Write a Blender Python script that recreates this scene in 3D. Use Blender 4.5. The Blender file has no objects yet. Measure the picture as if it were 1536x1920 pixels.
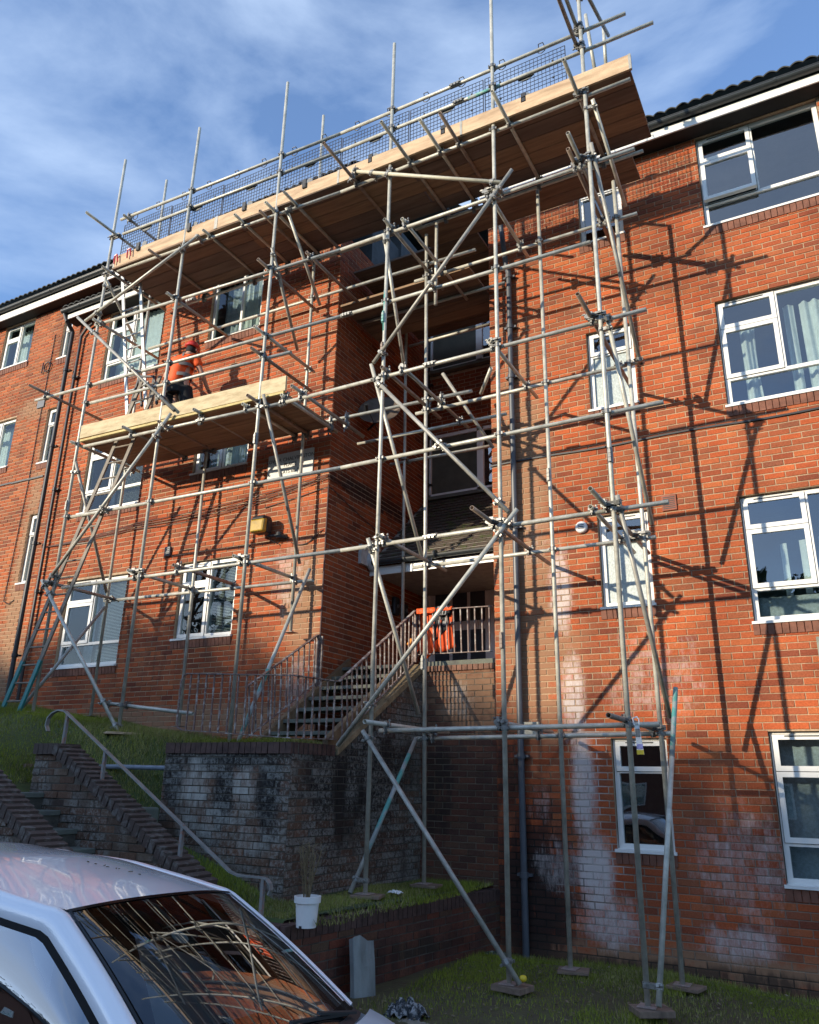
import bpy, bmesh, math, random
import numpy as np
from mathutils import Vector, Matrix
random.seed(7); rng = np.random.default_rng(7)
SC = bpy.context.scene
COL = SC.collection

# ------------------------------------------------------------------ camera
cam_d = bpy.data.cameras.new('camera'); cam = bpy.data.objects.new('camera', cam_d); COL.objects.link(cam)
yaw, pitch, roll = math.radians(28.855), math.radians(18.838), math.radians(-1.132)
fwd = Vector((-math.sin(yaw)*math.cos(pitch), math.cos(yaw)*math.cos(pitch), math.sin(pitch)))
rt = Vector((math.cos(yaw), math.sin(yaw), 0)); dn = fwd.cross(rt)
r2 = math.cos(roll)*rt + math.sin(roll)*dn; d2 = -math.sin(roll)*rt + math.cos(roll)*dn
cam.matrix_world = Matrix(((r2.x, -d2.x, -fwd.x, 0), (r2.y, -d2.y, -fwd.y, 0), (r2.z, -d2.z, -fwd.z, 0), (0, 0, 0, 1)))
cam_d.sensor_fit = 'AUTO'; cam_d.sensor_width = 36; cam_d.lens = 27.645
cam_d.clip_start = 0.05; cam_d.clip_end = 600
SC.camera = cam

# ------------------------------------------------------------------ light, sky, exposure
SUN_DIR = Vector((0.60, 1.0, -0.297)).normalized()      # the way the light travels
EL = math.asin(-SUN_DIR.z); AZ = math.atan2(-SUN_DIR.x, -SUN_DIR.y)
sd = bpy.data.lights.new('sun', 'SUN'); sd.energy = 3.45; sd.angle = math.radians(0.55); sd.color = (1.0, 0.86, 0.66)
sun = bpy.data.objects.new('sun', sd); COL.objects.link(sun)
sun.rotation_euler = SUN_DIR.to_track_quat('-Z', 'Y').to_euler()
W = bpy.data.worlds.new('World'); SC.world = W; W.use_nodes = True
nt = W.node_tree; N = nt.nodes; Lk = nt.links
bg = N['Background']
sky = N.new('ShaderNodeTexSky'); sky.sky_type = 'NISHITA'; sky.sun_disc = False
sky.sun_elevation = EL; sky.sun_rotation = AZ; sky.altitude = 50; sky.air_density = 1.0; sky.dust_density = 0.6; sky.ozone_density = 3.0
tc = N.new('ShaderNodeTexCoord'); mp = N.new('ShaderNodeMapping')
mp.inputs['Scale'].default_value = (1.0, 1.0, 2.6); mp.inputs['Rotation'].default_value = (0.3, 0.5, 0.4)
Lk.new(tc.outputs['Generated'], mp.inputs['Vector'])
n1 = N.new('ShaderNodeTexNoise'); n1.inputs['Scale'].default_value = 1.7; n1.inputs['Detail'].default_value = 9; n1.inputs['Roughness'].default_value = .56; n1.inputs['Distortion'].default_value = .35
Lk.new(mp.outputs[0], n1.inputs['Vector'])
cr = N.new('ShaderNodeValToRGB'); cr.color_ramp.elements[0].position = .42; cr.color_ramp.elements[1].position = .72
cr.color_ramp.elements[0].color = (0.08, 0.08, 0.08, 1); cr.color_ramp.elements[1].color = (.85, .85, .85, 1)
Lk.new(n1.outputs['Fac'], cr.inputs['Fac'])
mx = N.new('ShaderNodeMix'); mx.data_type = 'RGBA'
Lk.new(cr.outputs['Color'], mx.inputs[0]); tint = N.new('ShaderNodeMix'); tint.data_type = 'RGBA'; tint.blend_type = 'MULTIPLY'; tint.inputs[0].default_value = 1; tint.inputs[7].default_value = (.84, 1.0, 1.20, 1); Lk.new(sky.outputs['Color'], tint.inputs[6]); Lk.new(tint.outputs[2], mx.inputs[6]); mx.inputs[7].default_value = (3.3, 4.1, 5.3, 1)
Lk.new(mx.outputs[2], bg.inputs['Color'])
bg.inputs['Strength'].default_value = 0.15
SC.view_settings.view_transform = 'Standard'; SC.view_settings.look = 'None'
SC.view_settings.gamma = 1; SC.view_settings.use_curve_mapping = False; SC.view_settings.exposure = 0.80

# ------------------------------------------------------------------ helpers
def px(P):
    P = Vector(P); z = P.dot(fwd)
    if z < .1: return None
    return (1474.37*P.dot(r2)/z+768, 1474.37*P.dot(d2)/z+960)

class MB:
    def __init__(s): s.v = []; s.f = []; s.m = []; s.t = []
    def quad(s, a, b, c, d, m=0, t=0.): 
        n = len(s.v); s.v += [tuple(a), tuple(b), tuple(c), tuple(d)]; s.f.append((n, n+1, n+2, n+3)); s.m.append(m); s.t.append(t)
    def poly(s, pts, m=0, t=0.):
        n = len(s.v); s.v += [tuple(p) for p in pts]; s.f.append(tuple(range(n, n+len(pts)))); s.m.append(m); s.t.append(t)
    def hexa(s, c, m=0, t=0.):
        """8 corners: 0-3 bottom ring, 4-7 top ring"""
        n = len(s.v); s.v += [tuple(p) for p in c]
        for f in ((0, 3, 2, 1), (4, 5, 6, 7), (0, 1, 5, 4), (1, 2, 6, 5), (2, 3, 7, 6), (3, 0, 4, 7)):
            s.f.append(tuple(n+i for i in f)); s.m.append(m); s.t.append(t)
    def box(s, x0, x1, y0, y1, z0, z1, m=0, t=0.):
        s.hexa([(x0, y0, z0), (x1, y0, z0), (x1, y1, z0), (x0, y1, z0), (x0, y0, z1), (x1, y0, z1), (x1, y1, z1), (x0, y1, z1)], m, t)
    def bar(s, a, b, w, h, up=(0, 0, 1), m=0, t=0.):
        a = Vector(a); b = Vector(b); d = (b-a).normalized(); u = Vector(up); sd_ = d.cross(u)
        if sd_.length < 1e-4: u = Vector((1, 0, 0)); sd_ = d.cross(u)
        sd_.normalize(); u = sd_.cross(d)
        sw = sd_*w/2; uh = u*h/2
        s.hexa([a-sw-uh, a+sw-uh, b+sw-uh, b-sw-uh, a-sw+uh, a+sw+uh, b+sw+uh, b-sw+uh], m, t)
    def tube(s, a, b, r, n=12, hollow=None, m=0, cap=True, r1=None, t=0.):
        a = Vector(a); b = Vector(b); d = (b-a).normalized(); u = d.orthogonal().normalized(); w = d.cross(u)
        r1 = r if r1 is None else r1
        def ring(c, rr):
            k = len(s.v)
            for i in range(n):
                an = 2*math.pi*i/n; s.v.append(tuple(c+(u*math.cos(an)+w*math.sin(an))*rr))
            return k
        def band(p, q, flip=False):
            for i in range(n):
                j = (i+1) % n; f = (p+i, p+j, q+j, q+i); s.f.append(f[::-1] if flip else f); s.m.append(m); s.t.append(t)
        A = ring(a, r); B = ring(b, r1); band(A, B)
        if hollow:
            a1 = ring(a, hollow); b1 = ring(b, hollow); dp = min(.25, (b-a).length*.45)
            a2 = ring(a+d*dp, hollow); b2 = ring(b-d*dp, hollow)
            band(a1, A); band(B, b1); band(a2, a1); band(b1, b2)
        elif cap:
            s.f.append(tuple(A+i for i in range(n))[::-1]); s.m.append(m); s.t.append(t)
            s.f.append(tuple(B+i for i in range(n))); s.m.append(m); s.t.append(t)
    def path(s, pts, r, n=8, m=0):
        for a, b in zip(pts[:-1], pts[1:]):
            if (Vector(a)-Vector(b)).length > 1e-4: s.tube(a, b, r, n, m=m)
    def lathe(s, prof, c=(0, 0, 0), n=20, m=0, ax=None):
        c = Vector(c); k0 = len(s.v)
        for (r, z) in prof:
            for i in range(n):
                an = 2*math.pi*i/n; s.v.append(tuple(c+Vector((r*math.cos(an), r*math.sin(an), z))))
        for j in range(len(prof)-1):
            for i in range(n):
                i2 = (i+1) % n; s.f.append((k0+j*n+i, k0+j*n+i2, k0+(j+1)*n+i2, k0+(j+1)*n+i)); s.m.append(m); s.t.append(0.)
    def grid(s, P, m=0, flip=False):
        if flip: P = [r[::-1] for r in P]
        """P[i][j] points -> smooth surface"""
        k = len(s.v); R = len(P); Cn = len(P[0])
        for row in P:
            for p in row: s.v.append(tuple(p))
        for i in range(R-1):
            for j in range(Cn-1):
                s.f.append((k+i*Cn+j, k+i*Cn+j+1, k+(i+1)*Cn+j+1, k+(i+1)*Cn+j)); s.m.append(m); s.t.append(0.)
    def mesh(s, name, mats, smooth=False):
        me = bpy.data.meshes.new(name); me.from_pydata(s.v, [], s.f)
        for mt in (mats if isinstance(mats, (list, tuple)) else [mats]): me.materials.append(mt)
        if max(s.m, default=0) > 0: me.polygons.foreach_set('material_index', s.m)
        at = me.attributes.new('tone', 'FLOAT', 'FACE'); at.data.foreach_set('value', s.t)
        if smooth: me.polygons.foreach_set('use_smooth', [True]*len(s.f))
        me.update(); return me
    def build(s, name, mats, parent=None, kind=None, smooth=False, loc=None, rot=None, bevel=None):
        o = bpy.data.objects.new(name, s.mesh(name, mats, smooth)); COL.objects.link(o)
        if parent: o.parent = parent
        if kind: o['kind'] = kind
        if loc is not None: o.location = loc
        if rot is not None: o.rotation_euler = rot
        if bevel:
            b = o.modifiers.new('bevel', 'BEVEL'); b.width = bevel; b.segments = 2; b.limit_method = 'ANGLE'
        return o

def thing(name, label, cat, group=None):
    o = bpy.data.objects.new(name, None); COL.objects.link(o); o.empty_display_size = .1
    return tag(o, label, cat, group)
def tag(o, label, cat, group=None):
    o['label'] = label; o['category'] = cat
    if group: o['group'] = group
    return o
def place(name, me, parent, M=None, loc=None):
    o = bpy.data.objects.new(name, me); COL.objects.link(o)
    if parent: o.parent = parent
    if M is not None: o.matrix_local = M
    if loc is not None: o.location = loc
    return o

# ------------------------------------------------------------------ materials
def mat(name, col, rough=.7, metal=0., noise=.25, nscale=8., bump=0., bscale=40., spec=.5, coat=0., col2=None, thr=None, stretch=None):
    m = bpy.data.materials.new(name); m.use_nodes = True; t = m.node_tree; n = t.nodes; l = t.links; b = n['Principled BSDF']
    b.inputs['Roughness'].default_value = rough; b.inputs['Metallic'].default_value = metal
    b.inputs['Specular IOR Level'].default_value = spec
    if coat: b.inputs['Coat Weight'].default_value = coat; b.inputs['Coat Roughness'].default_value = .04
    g = n.new('ShaderNodeNewGeometry'); mpn = n.new('ShaderNodeMapping'); l.new(g.outputs['Position'], mpn.inputs['Vector'])
    if stretch: mpn.inputs['Scale'].default_value = stretch
    nz = n.new('ShaderNodeTexNoise'); nz.inputs['Scale'].default_value = nscale; nz.inputs['Detail'].default_value = 6; nz.inputs['Roughness'].default_value = .65
    l.new(mpn.outputs[0], nz.inputs['Vector'])
    mr = n.new('ShaderNodeMapRange'); mr.inputs[1].default_value, mr.inputs[2].default_value = thr or (.3, .7)
    l.new(nz.outputs['Fac'], mr.inputs[0])
    mxx = n.new('ShaderNodeMix'); mxx.data_type = 'RGBA'; l.new(mr.outputs[0], mxx.inputs[0])
    c2 = col2 if col2 else tuple(min(1, c*(1+noise)) for c in col); c1 = col if col2 else tuple(c*(1-noise) for c in col)
    mxx.inputs[6].default_value = (*c1, 1); mxx.inputs[7].default_value = (*c2, 1); l.new(mxx.outputs[2], b.inputs['Base Color'])
    if bump:
        n2 = n.new('ShaderNodeTexNoise'); n2.inputs['Scale'].default_value = bscale; n2.inputs['Detail'].default_value = 5; l.new(mpn.outputs[0], n2.inputs['Vector'])
        bp = n.new('ShaderNodeBump'); bp.inputs['Strength'].default_value = bump; bp.inputs['Distance'].default_value = .01
        l.new(n2.outputs['Fac'], bp.inputs['Height']); l.new(bp.outputs[0], b.inputs['Normal'])
    m['mix'] = 1
    return m

def blob_chain(n, l, pos, blobs, noise_out, thr=(.35, .62), tone=None, tw=.30):
    """mask = max over blobs of ellipsoidal falloff, broken up by noise"""
    prev = None
    for (c, r, s) in blobs:
        sub = n.new('ShaderNodeVectorMath'); sub.operation = 'SUBTRACT'; l.new(pos, sub.inputs[0]); sub.inputs[1].default_value = c
        dv = n.new('ShaderNodeVectorMath'); dv.operation = 'DIVIDE'; l.new(sub.outputs[0], dv.inputs[0]); dv.inputs[1].default_value = r
        ln = n.new('ShaderNodeVectorMath'); ln.operation = 'LENGTH'; l.new(dv.outputs[0], ln.inputs[0])
        mr = n.new('ShaderNodeMapRange'); mr.interpolation_type = 'SMOOTHSTEP'; mr.inputs[1].default_value = 1.15; mr.inputs[2].default_value = .25; mr.inputs[4].default_value = s
        l.new(ln.outputs['Value'], mr.inputs[0])
        if prev is None: prev = mr.outputs[0]
        else:
            mxm = n.new('ShaderNodeMath'); mxm.operation = 'MAXIMUM'; l.new(prev, mxm.inputs[0]); l.new(mr.outputs[0], mxm.inputs[1]); prev = mxm.outputs[0]
    a = n.new('ShaderNodeMath'); a.operation = 'MULTIPLY_ADD'; l.new(prev, a.inputs[0]); a.inputs[1].default_value = .55; l.new(noise_out, a.inputs[2])
    if tone is not None:
        a2 = n.new('ShaderNodeMath'); a2.operation = 'MULTIPLY_ADD'; l.new(tone, a2.inputs[0]); a2.inputs[1].default_value = tw; l.new(a.outputs[0], a2.inputs[2]); a3 = n.new('ShaderNodeMath'); a3.operation = 'SUBTRACT'; l.new(a2.outputs[0], a3.inputs[0]); a3.inputs[1].default_value = tw/2; a = a3
    mr = n.new('ShaderNodeMapRange'); mr.inputs[1].default_value = thr[0]+.35; mr.inputs[2].default_value = thr[1]+.35; l.new(a.outputs[0], mr.inputs[0])
    pw = n.new('ShaderNodeMath'); pw.operation = 'POWER'; l.new(prev, pw.inputs[0]); pw.inputs[1].default_value = .6
    mm = n.new('ShaderNodeMath'); mm.operation = 'MULTIPLY'; l.new(mr.outputs[0], mm.inputs[0]); l.new(pw.outputs[0], mm.inputs[1]); mm.use_clamp = True
    return mm.outputs[0]

def brick_mat(name, cols, white=(), tan=(), grime=(), whitecol=(.62, .55, .50), tancol=(.31, .175, .10), rough=.85, speck=0.):
    m = bpy.data.materials.new(name); m.use_nodes = True; t = m.node_tree; n = t.nodes; l = t.links; b = n['Principled BSDF']
    b.inputs['Roughness'].default_value = rough; b.inputs['Specular IOR Level'].default_value = .25
    g = n.new('ShaderNodeNewGeometry'); pos = g.outputs['Position']
    at = n.new('ShaderNodeAttribute'); at.attribute_name = 'tone'; oi = n.new('ShaderNodeObjectInfo')
    ad = n.new('ShaderNodeMath'); l.new(at.outputs['Fac'], ad.inputs[0]); l.new(oi.outputs['Random'], ad.inputs[1])
    fr = n.new('ShaderNodeMath'); fr.operation = 'FRACT'; l.new(ad.outputs[0], fr.inputs[0])
    rp = n.new('ShaderNodeValToRGB'); e = rp.color_ramp.elements
    while len(e) > 1: e.remove(e[0])
    e[0].position = 0; e[0].color = (*cols[0], 1)
    for i, c in enumerate(cols[1:]): q = e.new((i+1)/(len(cols)-1)); q.color = (*c, 1)
    l.new(fr.outputs[0], rp.inputs[0])
    def noise(s, d=5, r=.6, sc=None):
        q = n.new('ShaderNodeTexNoise'); q.inputs['Scale'].default_value = s; q.inputs['Detail'].default_value = d; q.inputs['Roughness'].default_value = r
        if sc:
            mpn = n.new('ShaderNodeMapping'); mpn.inputs['Scale'].default_value = sc; l.new(pos, mpn.inputs['Vector']); l.new(mpn.outputs[0], q.inputs['Vector'])
        else: l.new(pos, q.inputs['Vector'])
        return q.outputs['Fac']
    def mixc(fac, a, c, typ='MIX'):
        q = n.new('ShaderNodeMix'); q.data_type = 'RGBA'; q.blend_type = typ
        if hasattr(fac, 'links'): l.new(fac, q.inputs[0])
        else: q.inputs[0].default_value = fac
        l.new(a, q.inputs[6])
        if hasattr(c, 'links'): l.new(c, q.inputs[7])
        else: q.inputs[7].default_value = (*c, 1)
        return q.outputs[2]
    fine = noise(55, 6, .7); big = noise(1.1, 4)
    fr2 = n.new('ShaderNodeValToRGB'); fr2.color_ramp.elements[0].position = .3; fr2.color_ramp.elements[0].color = (.66, .64, .62, 1); fr2.color_ramp.elements[1].position = .68; fr2.color_ramp.elements[1].color = (1.18, 1.18, 1.18, 1)
    l.new(fine, fr2.inputs[0]); c = mixc(1., rp.outputs[0], fr2.outputs[0], 'MULTIPLY')
    fr3 = n.new('ShaderNodeValToRGB'); fr3.color_ramp.elements[0].position = .35; fr3.color_ramp.elements[0].color = (.70, .68, .70, 1); fr3.color_ramp.elements[1].position = .62; fr3.color_ramp.elements[1].color = (1.10, 1.08, 1.04, 1)
    l.new(big, fr3.inputs[0]); c = mixc(1., c, fr3.outputs[0], 'MULTIPLY')
    mid = noise(5, 8, .75); streak = noise(3.2, 8, .7, (2.2, 2.2, .5))
    if tan: c = mixc(blob_chain(n, l, pos, tan, mid, (.22, .50), fr.outputs[0], .35), c, tancol)
    if grime: c = mixc(blob_chain(n, l, pos, grime, streak, (.28, .48), fr.outputs[0], .2), c, (.018, .016, .015))
    if white: c = mixc(blob_chain(n, l, pos, white, noise(15, 10, .85, (1, 1, .28)), (.38, .66), fr.outputs[0], .13), c, whitecol)
    if speck:
        mr = n.new('ShaderNodeMapRange'); mr.inputs[1].default_value = .50; mr.inputs[2].default_value = .64; spa = n.new('ShaderNodeMath'); spa.operation = 'MULTIPLY_ADD'; l.new(fr.outputs[0], spa.inputs[0]); spa.inputs[1].default_value = .11; l.new(noise(26, 6, .8), spa.inputs[2]); l.new(spa.outputs[0], mr.inputs[0])
        m2 = n.new('ShaderNodeMapRange'); m2.inputs[1].default_value = .36; m2.inputs[2].default_value = .52; l.new(noise(2.0, 3, .5, (1.4, 1.4, .6)), m2.inputs[0])
        mu = n.new('ShaderNodeMath'); mu.operation = 'MULTIPLY'; l.new(mr.outputs[0], mu.inputs[0]); l.new(m2.outputs[0], mu.inputs[1])
        m3 = n.new('ShaderNodeMath'); m3.operation = 'MULTIPLY'; l.new(mu.outputs[0], m3.inputs[0]); m3.inputs[1].default_value = speck
        c = mixc(m3.outputs[0], c, (.42, .42, .38))
    l.new(c, b.inputs['Base Color'])
    bp = n.new('ShaderNodeBump'); bp.inputs['Strength'].default_value = .35; bp.inputs['Distance'].default_value = .004
    l.new(fine, bp.inputs['Height']); l.new(bp.outputs[0], b.inputs['Normal'])
    return m

def glass_mat(name, tint=(.8, .85, .85), ior=1.52, rough=.0, gain=1.0, bump=0.):
    m = bpy.data.materials.new(name); m.use_nodes = True; t = m.node_tree; n = t.nodes; l = t.links
    n.remove(n['Principled BSDF']); out = n['Material Output']
    tr = n.new('ShaderNodeBsdfTransparent'); tr.inputs[0].default_value = (*tint, 1)
    gl = n.new('ShaderNodeBsdfGlossy'); gl.inputs['Roughness'].default_value = rough; gl.inputs['Color'].default_value = (.95, .97, 1, 1)
    fz = n.new('ShaderNodeFresnel'); fz.inputs['IOR'].default_value = ior
    mu = n.new('ShaderNodeMath'); mu.operation = 'MULTIPLY'; mu.use_clamp = True; l.new(fz.outputs[0], mu.inputs[0])
    gb_ = n.new('ShaderNodeNewGeometry'); sb_ = n.new('ShaderNodeMath'); sb_.operation = 'MULTIPLY_ADD'; l.new(gb_.outputs['Backfacing'], sb_.inputs[0]); sb_.inputs[1].default_value = -gain; sb_.inputs[2].default_value = gain; l.new(sb_.outputs[0], mu.inputs[1])
    ms = n.new('ShaderNodeMixShader'); l.new(mu.outputs[0], ms.inputs[0]); l.new(tr.outputs[0], ms.inputs[1]); l.new(gl.outputs[0], ms.inputs[2]); l.new(ms.outputs[0], out.inputs[0])
    if bump:
        g = n.new('ShaderNodeNewGeometry'); q = n.new('ShaderNodeTexNoise'); q.inputs['Scale'].default_value = 1.6; q.inputs['Detail'].default_value = 1; l.new(g.outputs['Position'], q.inputs['Vector'])
        bp = n.new('ShaderNodeBump'); bp.inputs['Strength'].default_value = bump; bp.inputs['Distance'].default_value = .05; l.new(q.outputs['Fac'], bp.inputs['Height']); l.new(bp.outputs[0], gl.inputs['Normal'])
    return m

RED = [(.41, .092, .032), (.47, .112, .038), (.35, .080, .032), (.45, .132, .047), (.25, .088, .048), (.43, .100, .035), (.22, .060, .032), (.38, .115, .050), (.50, .125, .042), (.31, .100, .046), (.39, .088, .032)]
OLD = [(.14, .080, .052), (.10, .065, .046), (.16, .085, .055), (.13, .095, .068), (.075, .052, .042), (.15, .105, .075)]
M_BR = brick_mat('brick_right', RED,
    white=[((-2.98, 9.36, 2.3), (.24, .5, .9), .85), ((-2.88, 9.36, .95), (.24, .5, .9), .85), ((-2.80, 9.36, -.05), (.24, .5, .95), 1.), ((-2.72, 9.36, -.95), (.33, .5, .7), 1.), ((-3.15, 9.36, -.9), (.55, .5, .5), .62),
           ((-2.6, 9.36, -1.4), (.6, .5, .5), .75), ((-1.15, 9.36, -.75), (.95, .5, 1.0), .60), ((-1.3, 9.36, -1.5), (.7, .5, .3), .7), ((-1.9, 9.36, 1.2), (1.1, .5, 1.0), .50), ((-3.35, 9.36, -.2), (.35, .5, .5), .45), ((-3.3, 9.36, 2.9), (.4, .5, .5), .5)],
    tan=[((-3.45, 9.36, 3.4), (.62, .6, 3.4), .82), ((-3.3, 9.36, 1.4), (.75, .6, 1.3), .75), ((-1.7, 9.36, -1.75), (3.2, .6, .22), .9)],
    grime=[((-3.45, 9.36, -1.2), (.75, .6, 1.25), .9), ((-3.75, 9.36, .2), (.35, .6, .9), .6), ((-1.6, 9.36, -1.83), (4., .6, .16), .6)], whitecol=(.60, .53, .50))
M_MORT_R = brick_mat('mortar_right', [(.45, .32, .21), (.41, .29, .19)], white=[((-2.72, 9.36, .1), (.34, .5, 1.1), 1.), ((-2.62, 9.36, -.85), (.42, .5, .55), 1.), ((-1.15, 9.36, -.75), (.75, .5, .95), .5), ((-2.5, 9.36, -1.45), (.5, .5, .35), .9), ((-1.3, 9.36, -1.5), (.6, .5, .3), .7), ((-3.1, 9.36, -.95), (.5, .5, .4), .7)], whitecol=(.5, .45, .42),
    grime=[((-3.45, 9.36, -1.1), (.85, .6, 1.5), 1.), ((-3.75, 9.36, .2), (.4, .6, 1.), .7), ((-1.6, 9.36, -1.83), (4., .6, .2), .8)], tan=[((-1.8, 9.36, -1.0), (3.5, .6, 1.1), .8)], tancol=(.24, .19, .15))
M_BL = brick_mat('brick_left', RED,
    white=[((-6.75, 8.74, 2.7), (.55, .5, .95), .62), ((-6.55, 8.74, 3.6), (.35, .5, .5), .35), ((-6.5, 8.74, 1.2), (.4, .5, .7), .6)],
    tan=[((-6.5, 8.74, 2.4), (.5, .5, 1.1), .9), ((-9., 8.74, .75), (5., .5, .35), .8), ((-10., 8.74, 6.35), (.5, .5, .4), .7)], whitecol=(.58, .47, .42))
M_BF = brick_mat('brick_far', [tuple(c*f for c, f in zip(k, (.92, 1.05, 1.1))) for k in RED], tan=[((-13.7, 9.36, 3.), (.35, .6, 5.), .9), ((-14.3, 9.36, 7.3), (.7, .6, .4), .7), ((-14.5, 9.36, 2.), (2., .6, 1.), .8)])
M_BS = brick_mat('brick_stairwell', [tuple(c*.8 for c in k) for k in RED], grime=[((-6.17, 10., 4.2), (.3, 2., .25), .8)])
M_BO = brick_mat('brick_retaining', OLD, grime=[((-6.0, 6.9, .22), (1.3, .5, .22), 1.), ((-6.75, 6.9, 0.), (.22, .5, .5), 1.), ((-6.0, 6.9, -.15), (.22, .5, .55), 1.), ((-5.4, 6.9, -.15), (.25, .6, .7), 1.), ((-5., 8.1, .1), (.4, 1.6, 1.0), 1.), ((-5., 7.5, .0), (.4, .7, .7), 1.)],
    white=[((-6.42, 6.9, -.10), (.36, .5, .45), .80), ((-5.72, 6.9, -.10), (.30, .5, .42), .72), ((-6.2, 6.9, -.45), (.8, .5, .3), .6), ((-5.6, 6.9, -.6), (.6, .5, .3), .55)], whitecol=(.46, .45, .40), speck=.42)
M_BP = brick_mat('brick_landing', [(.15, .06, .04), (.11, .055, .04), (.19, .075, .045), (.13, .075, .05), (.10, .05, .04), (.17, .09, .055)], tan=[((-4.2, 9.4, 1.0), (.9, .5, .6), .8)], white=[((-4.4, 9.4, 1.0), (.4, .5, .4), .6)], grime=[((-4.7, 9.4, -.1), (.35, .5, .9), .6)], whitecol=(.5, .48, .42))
M_BG = brick_mat('brick_garden_wall', [(.12, .05, .035), (.09, .045, .035), (.15, .055, .035), (.11, .07, .045), (.17, .05, .03)], grime=[((-4., 7., -1.6), (.5, 3., .3), .6)])
M_MO = mat('mortar', (.44, .31, .20), .95, noise=.25, nscale=14, bump=.3)
M_MOR = mat('mortar_grey', (.42, .31, .22), .95, noise=.3, nscale=10, bump=.3)
M_MOD = mat('mortar_dark', (.085, .075, .06), .95, noise=.5, nscale=7, bump=.4)
M_UPVC = mat('upvc_white', (.78, .78, .74), .35, noise=.04, nscale=3)
M_SEAL = mat('window_seal', (.012, .012, .013), .8, spec=.2)
M_GLASS = glass_mat('window_glass', gain=3.4, bump=.10)
M_GLASSL = glass_mat('window_glass_oblique', gain=1.1, bump=.10)
M_FROST = mat('frosted_glass', (.40, .46, .45), .4, noise=.3, nscale=45, bump=.25, bscale=50)
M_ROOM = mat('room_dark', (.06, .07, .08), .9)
M_CURT = mat('curtain', (.62, .66, .62), .9, noise=.12, nscale=12)
M_LACE = mat('net_curtain', (.40, .45, .47), .9, noise=.25, nscale=30)
M_BLIND = mat('blind_slat', (.55, .60, .60), .6, noise=.05)
M_TILE = mat('roof_tile', (.055, .06, .06), .75, noise=.35, nscale=12, bump=.3)
M_GUT = mat('gutter_black', (.035, .042, .045), .35, noise=.1)
M_SOFF = mat('soffit_brown', (.02, .018, .018), .8)
M_PIPE = mat('downpipe', (.075, .085, .10), .45, noise=.2, nscale=4)
M_PIPEB = mat('downpipe_black', (.028, .026, .026), .4, noise=.2, nscale=4)
M_GALV = mat('galvanised_tube', (.50, .49, .42), .45, .2, noise=.28, nscale=9, bump=.15, bscale=60)
M_GALVD = mat('weathered_tube', (.34, .33, .29), .5, .25, noise=.3, nscale=9, bump=.15)
M_RUST = mat('brown_tube', (.26, .20, .16), .6, .1, noise=.35, nscale=10)
M_TEAL = mat('teal_tube', (.10, .34, .30), .5, noise=.1, nscale=5, col2=(.33, .36, .35), thr=(.45, .55))
M_CREAM = mat('cream_tube', (.55, .52, .40), .5, noise=.15, nscale=8)
M_COUP = mat('coupler_steel', (.20, .20, .19), .45, .5, noise=.3, nscale=30)
M_COUPB = mat('coupler_bright', (.26, .26, .24), .4, .4, noise=.3, nscale=30)
M_BOARD = mat('scaffold_board', (.38, .26, .16), .85, noise=.25, nscale=5, bump=.3, stretch=(.5, 3, 3), col2=(.60, .44, .28), thr=(.32, .62))
M_BOARDU = mat('scaffold_board_old', (.15, .10, .068), .9, noise=.4, nscale=3.5, bump=.3, stretch=(.35, 4, 4), col2=(.27, .18, .115), thr=(.35, .7))
M_BOARDV = [M_BOARDU, mat('scaffold_board_grey', (.12, .085, .065), .9, noise=.4, nscale=3, bump=.3, stretch=(.35, 4, 4), col2=(.20, .145, .11), thr=(.35, .7)), mat('scaffold_board_warm', (.20, .13, .08), .9, noise=.4, nscale=4, bump=.3, stretch=(.35, 4, 4), col2=(.33, .22, .13), thr=(.35, .7))]
M_BLK = mat('black_plastic', (.02, .022, .025), .5)
M_PLATE = mat('grey_plastic', (.16, .17, .17), .5)
M_RAIL = mat('railing_paint', (.15, .095, .080), .6, noise=.3, nscale=14, col2=(.36, .33, .30), thr=(.50, .60), bump=.2)
M_RAILG = mat('handrail_grey', (.25, .26, .25), .5, .3, noise=.25, nscale=8)
M_CONC = mat('concrete', (.15, .13, .105), .9, noise=.35, nscale=5, bump=.5)
M_CONCD = mat('concrete_dark', (.10, .10, .09), .9, noise=.45, nscale=6, bump=.5, col2=(.16, .17, .13))
M_STRING = mat('stair_string', (.20, .13, .07), .9, noise=.5, nscale=6, bump=.5)
M_MOL = mat('mortar_landing', (.17, .135, .095), .95, noise=.4, nscale=7, bump=.4)
M_BOARDL = mat('scaffold_board_light', (.22, .145, .085), .9, noise=.3, nscale=4, bump=.2, stretch=(.35, 4, 4), col2=(.38, .26, .15), thr=(.35, .7))
M_SOLE = mat('sole_board', (.20, .14, .10), .85, noise=.4, nscale=7, bump=.3, stretch=(.4, 3, 1))
M_SOIL = mat('soil', (.060, .042, .026), .95, noise=.5, nscale=7, bump=.8, bscale=25, col2=(.085, .085, .03))
M_ASPH = mat('asphalt', (.05, .05, .05), .9, noise=.2, nscale=30, bump=.4)
M_WHITE = mat('white_plastic', (.75, .75, .73), .4, noise=.03)
M_ORANGE = mat('hi_vis_orange', (.88, .11, .015), .7, noise=.08, nscale=20)
M_REFL = mat('reflective_tape', (.13, .12, .11), .5)
M_TROU = mat('work_trousers', (.012, .013, .015), .85)
M_SKIN = mat('skin', (.50, .28, .20), .6)
M_HELM = mat('helmet_red', (.55, .045, .04), .35)
M_LADD = mat('ladder_alloy', (.50, .52, .50), .4, .3, noise=.1)
M_LADDW = mat('ladder_wood', (.22, .19, .15), .7, noise=.3)
M_TEALP = mat('teal_paint', (.03, .20, .19), .5, noise=.2)

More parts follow.
